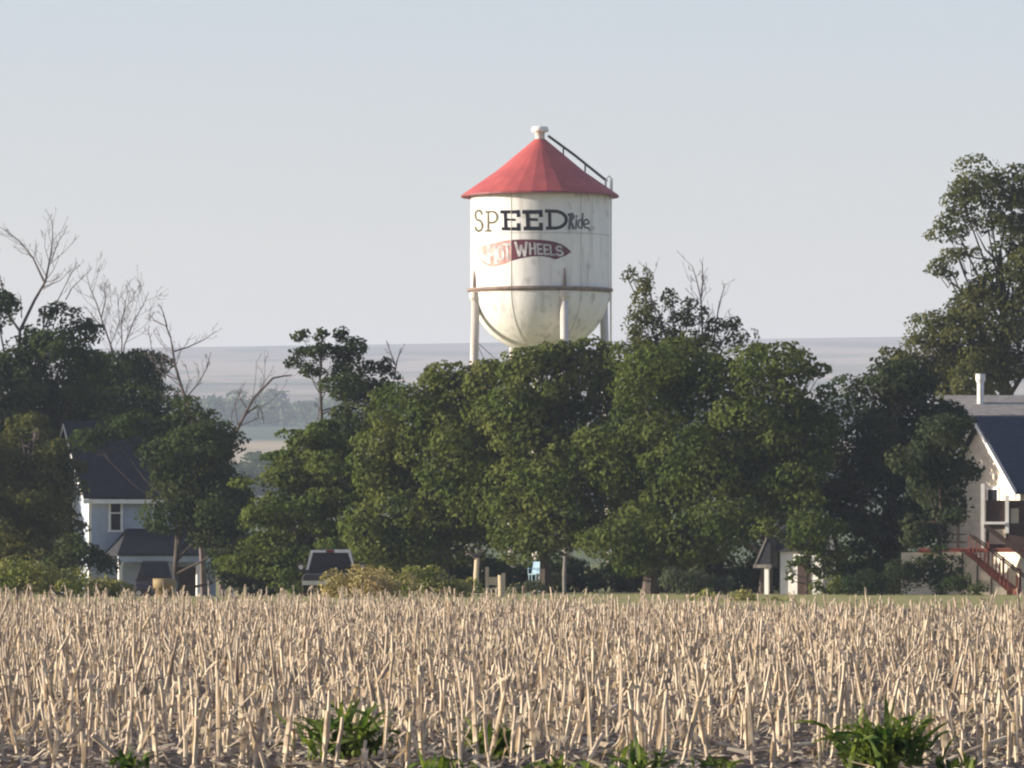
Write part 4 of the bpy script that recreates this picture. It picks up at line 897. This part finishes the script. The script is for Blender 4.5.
# the nearest rows, one object per stalk
pobj = []
for sb, lb in protos:
    o = bpy.data.objects.new('corn_stalk', bpy.data.meshes.new('corn_stalk')); o.data.from_pydata(sb.v, [], sb.f); o.data.materials.append(M['stalk'])
    l_ = bpy.data.objects.new('dry_leaf', bpy.data.meshes.new('dry_leaf')); l_.data.from_pydata(lb.v, [], lb.f); l_.data.materials.append(M['husk'])
    pobj.append((o, l_))
for y, x in near:
    po, pl = pobj[fr.randrange(len(pobj))]; o = po.copy(); COL.objects.link(o); c = pl.copy(); COL.objects.link(c); c.parent = o
    s = fr.uniform(.75, 1.2); o.location = (x, y, gz(x, y)); o.rotation_euler = (fr.gauss(0, .10), fr.gauss(0, .15), fr.uniform(0, 6.28)); o.scale = (1, 1, s)
    tag(o, 'dry tan cut corn stalk standing in the nearest rows of the stubble field', 'corn stalk', 'nearest stalks of the stubble field')
for o, l_ in pobj: bpy.data.objects.remove(o); bpy.data.objects.remove(l_)
def stamp(name, which, m, pts, label, cat):
    """all farther stalks as one mass"""
    Vs, Qs, off = [], [], 0
    arr = [(np.array(p[which].v, float), [f for f in p[which].f if len(f) == 4]) for p in protos]
    r2 = random.Random(5)
    for y, x in pts:
        v, q = arr[r2.randrange(len(arr))]; s = r2.uniform(.75, 1.25); a = r2.uniform(0, 6.28); tx_, ty_ = r2.gauss(0, .09), r2.gauss(0, .13)
        if r2.random() < .14: tx_ *= 3.5; ty_ *= 3.5
        wv = v.copy(); wv[:, 2] *= s; c_, s2 = math.cos(a), math.sin(a)
        X_ = wv[:, 0] * c_ - wv[:, 1] * s2 + wv[:, 2] * ty_; Y_ = wv[:, 0] * s2 + wv[:, 1] * c_ + wv[:, 2] * tx_
        Vs.append(np.stack([X_ + x, Y_ + y, wv[:, 2] + gz(x, y)], 1)); Qs.append(np.array(q) + off); off += len(v)
    return quads_obj(name, np.concatenate(Vs), np.concatenate(Qs), m)
st = stamp('corn_stubble', 0, M['stalk'], rest, '', ''); tag(st, 'dense stand of cut corn stalks filling the field behind the nearest rows', 'corn stubble', kind='stuff')
sl_ = stamp('stubble_leaves', 1, M['husk'], rest, '', ''); tag(sl_, 'ragged dry leaves hanging on the farther stubble', 'dry leaves', kind='stuff')
# straw and husk scraps lying between the rows
n = 26000; yv = 42 + (172 - 42) * rng.random(n) ** 1.5; xv = (rng.random(n) * 2 - 1) * (.0965 * yv + .8)
a = rng.random(n) * math.pi; L = .04 + .17 * rng.random(n) ** 1.8; w = .006 + .017 * rng.random(n); tl = rng.normal(size=n) * .22; zz = .015 + .05 * rng.random(n) ** 2
dx, dy, dz = np.cos(a) * L, np.sin(a) * L, np.abs(np.sin(tl)) * L; ux, uy = -np.sin(a) * w, np.cos(a) * w; uz = w * rng.normal(size=n) * .5
zz += np.abs(uz) ; c0 = np.stack([xv, yv, zz], 1); D_ = np.stack([dx, dy, dz], 1); U_ = np.stack([ux, uy, uz], 1)
Vv = np.stack([c0 - U_, c0 + U_, c0 + D_ + U_ * .7, c0 + D_ - U_ * .7], 1).reshape(-1, 3)
lt = quads_obj('straw_litter', Vv, np.arange(4 * n).reshape(-1, 4), M['litter']); tag(lt, 'broken straw and husks scattered on the soil between the stalks', 'straw', kind='stuff')
# big fallen stalks
FS = [((20, 742), (108, 736), 'pale fallen stalk lying level at the bottom left corner'), ((92, 735), (128, 770), 'short fallen stalk slanting down beside the bottom left weeds'), ((585, 768), (603, 735), 'broken stalk leaning steeply at the bottom centre'),
      ((745, 752), (818, 744), 'long fallen stalk lying level left of the large weed clump'), ((690, 738), (745, 752), 'fallen stalk slanting down toward the level one'), ((582, 728), (628, 700), 'fallen stalk propped up to the right in the near rows'),
      ((945, 762), (1018, 735), 'fallen stalk slanting upward at the bottom right corner'), ((640, 735), (700, 730), 'fallen stalk lying level behind the bottom centre weeds')]
for (p, q, lab) in FS:
    yg = max(p[1], q[1]); Y = min(1.78 * F / (yg - HOR), 60); A_ = P(*p, Y); B_ = P(*q, Y); A_.z = max(.02, A_.z); B_.z = max(.02, B_.z)
    b = MB(); mid = A_.lerp(B_, .5) + Vector((0, .05, .012)); b.tube([A_, mid, B_ + Vector((0, .25, 0))], [.02, .019, .016], 7)
    o = b.build('fallen_stalk', M['stalk'], None, False, (A_.x, A_.y, 0)); tag(o, lab, 'fallen stalk', 'fallen corn stalks')
# green weeds
def weed(px, base_y, h_px, w_px, nb, label, seed):
    rr = random.Random(seed); Y = CAM_H * F / (base_y - HOR); s = F / Y; X = PXm(px, Y); h, w = h_px / s, w_px / s / 2
    b = MB()
    for _ in range(nb):
        a = rr.uniform(0, 6.28); d = Vector((math.cos(a), math.sin(a), 0)); st_ = Vector((rr.gauss(0, w * .36), rr.gauss(0, w * .36), rr.uniform(0, .38) * h))
        L = h * rr.uniform(.35, .95); el = math.radians(rr.uniform(35, 88)); droop = rr.uniform(.1, 1.5); wd = rr.uniform(.012, .032)
        tw = rr.uniform(-.8, .8); side = Vector((-d.y, d.x, 0)); sd_ = (side * math.cos(tw) + Vector((0, 0, 1)) * math.sin(tw)) * wd; p = st_; pr = [p]
        for j in range(5):
            p = p + (d * math.cos(el) + Vector((0, 0, math.sin(el)))) * (L / 5); pr.append(p); el -= droop * .28
        wa = (.55, 1, 1.05, .9, .6, .06)
        for j in range(5): b.quad(pr[j] - sd_ * wa[j], pr[j] + sd_ * wa[j], pr[j + 1] + sd_ * wa[j + 1], pr[j + 1] - sd_ * wa[j + 1])
    o = b.build('weed_clump', M['weed'], None, False, None); o.location = (X, Y, gz(X, Y)); tag(o, label, 'weed', 'green weeds in the stubble')
weed(345, 765, 66, 100, 170, 'large dark green weed clump behind the tall stalk left of centre', 1)
weed(490, 760, 46, 78, 95, 'smaller weed clump in the near stubble at centre', 2)
weed(886, 774, 74, 112, 230, 'largest bright weed clump in the near stubble on the right', 3)
weed(130, 774, 28, 60, 30, 'low weed tuft at the bottom left corner', 4)
weed(640, 776, 40, 80, 36, 'low weed patch at the bottom edge right of centre', 5)
weed(560, 778, 28, 80, 30, 'thin weed patch at the bottom edge just right of centre', 6)
weed(715, 776, 26, 60, 24, 'thin low weeds left of the largest clump at the bottom edge', 7)
weed(440, 778, 26, 90, 30, 'thin low weeds at the bottom edge left of centre', 8)
weed(645, 672, 16, 22, 16, 'tiny weed tuft farther back in the middle of the stubble', 9)
weed(960, 776, 26, 70, 24, 'low sprawling weeds at the bottom right corner', 10)
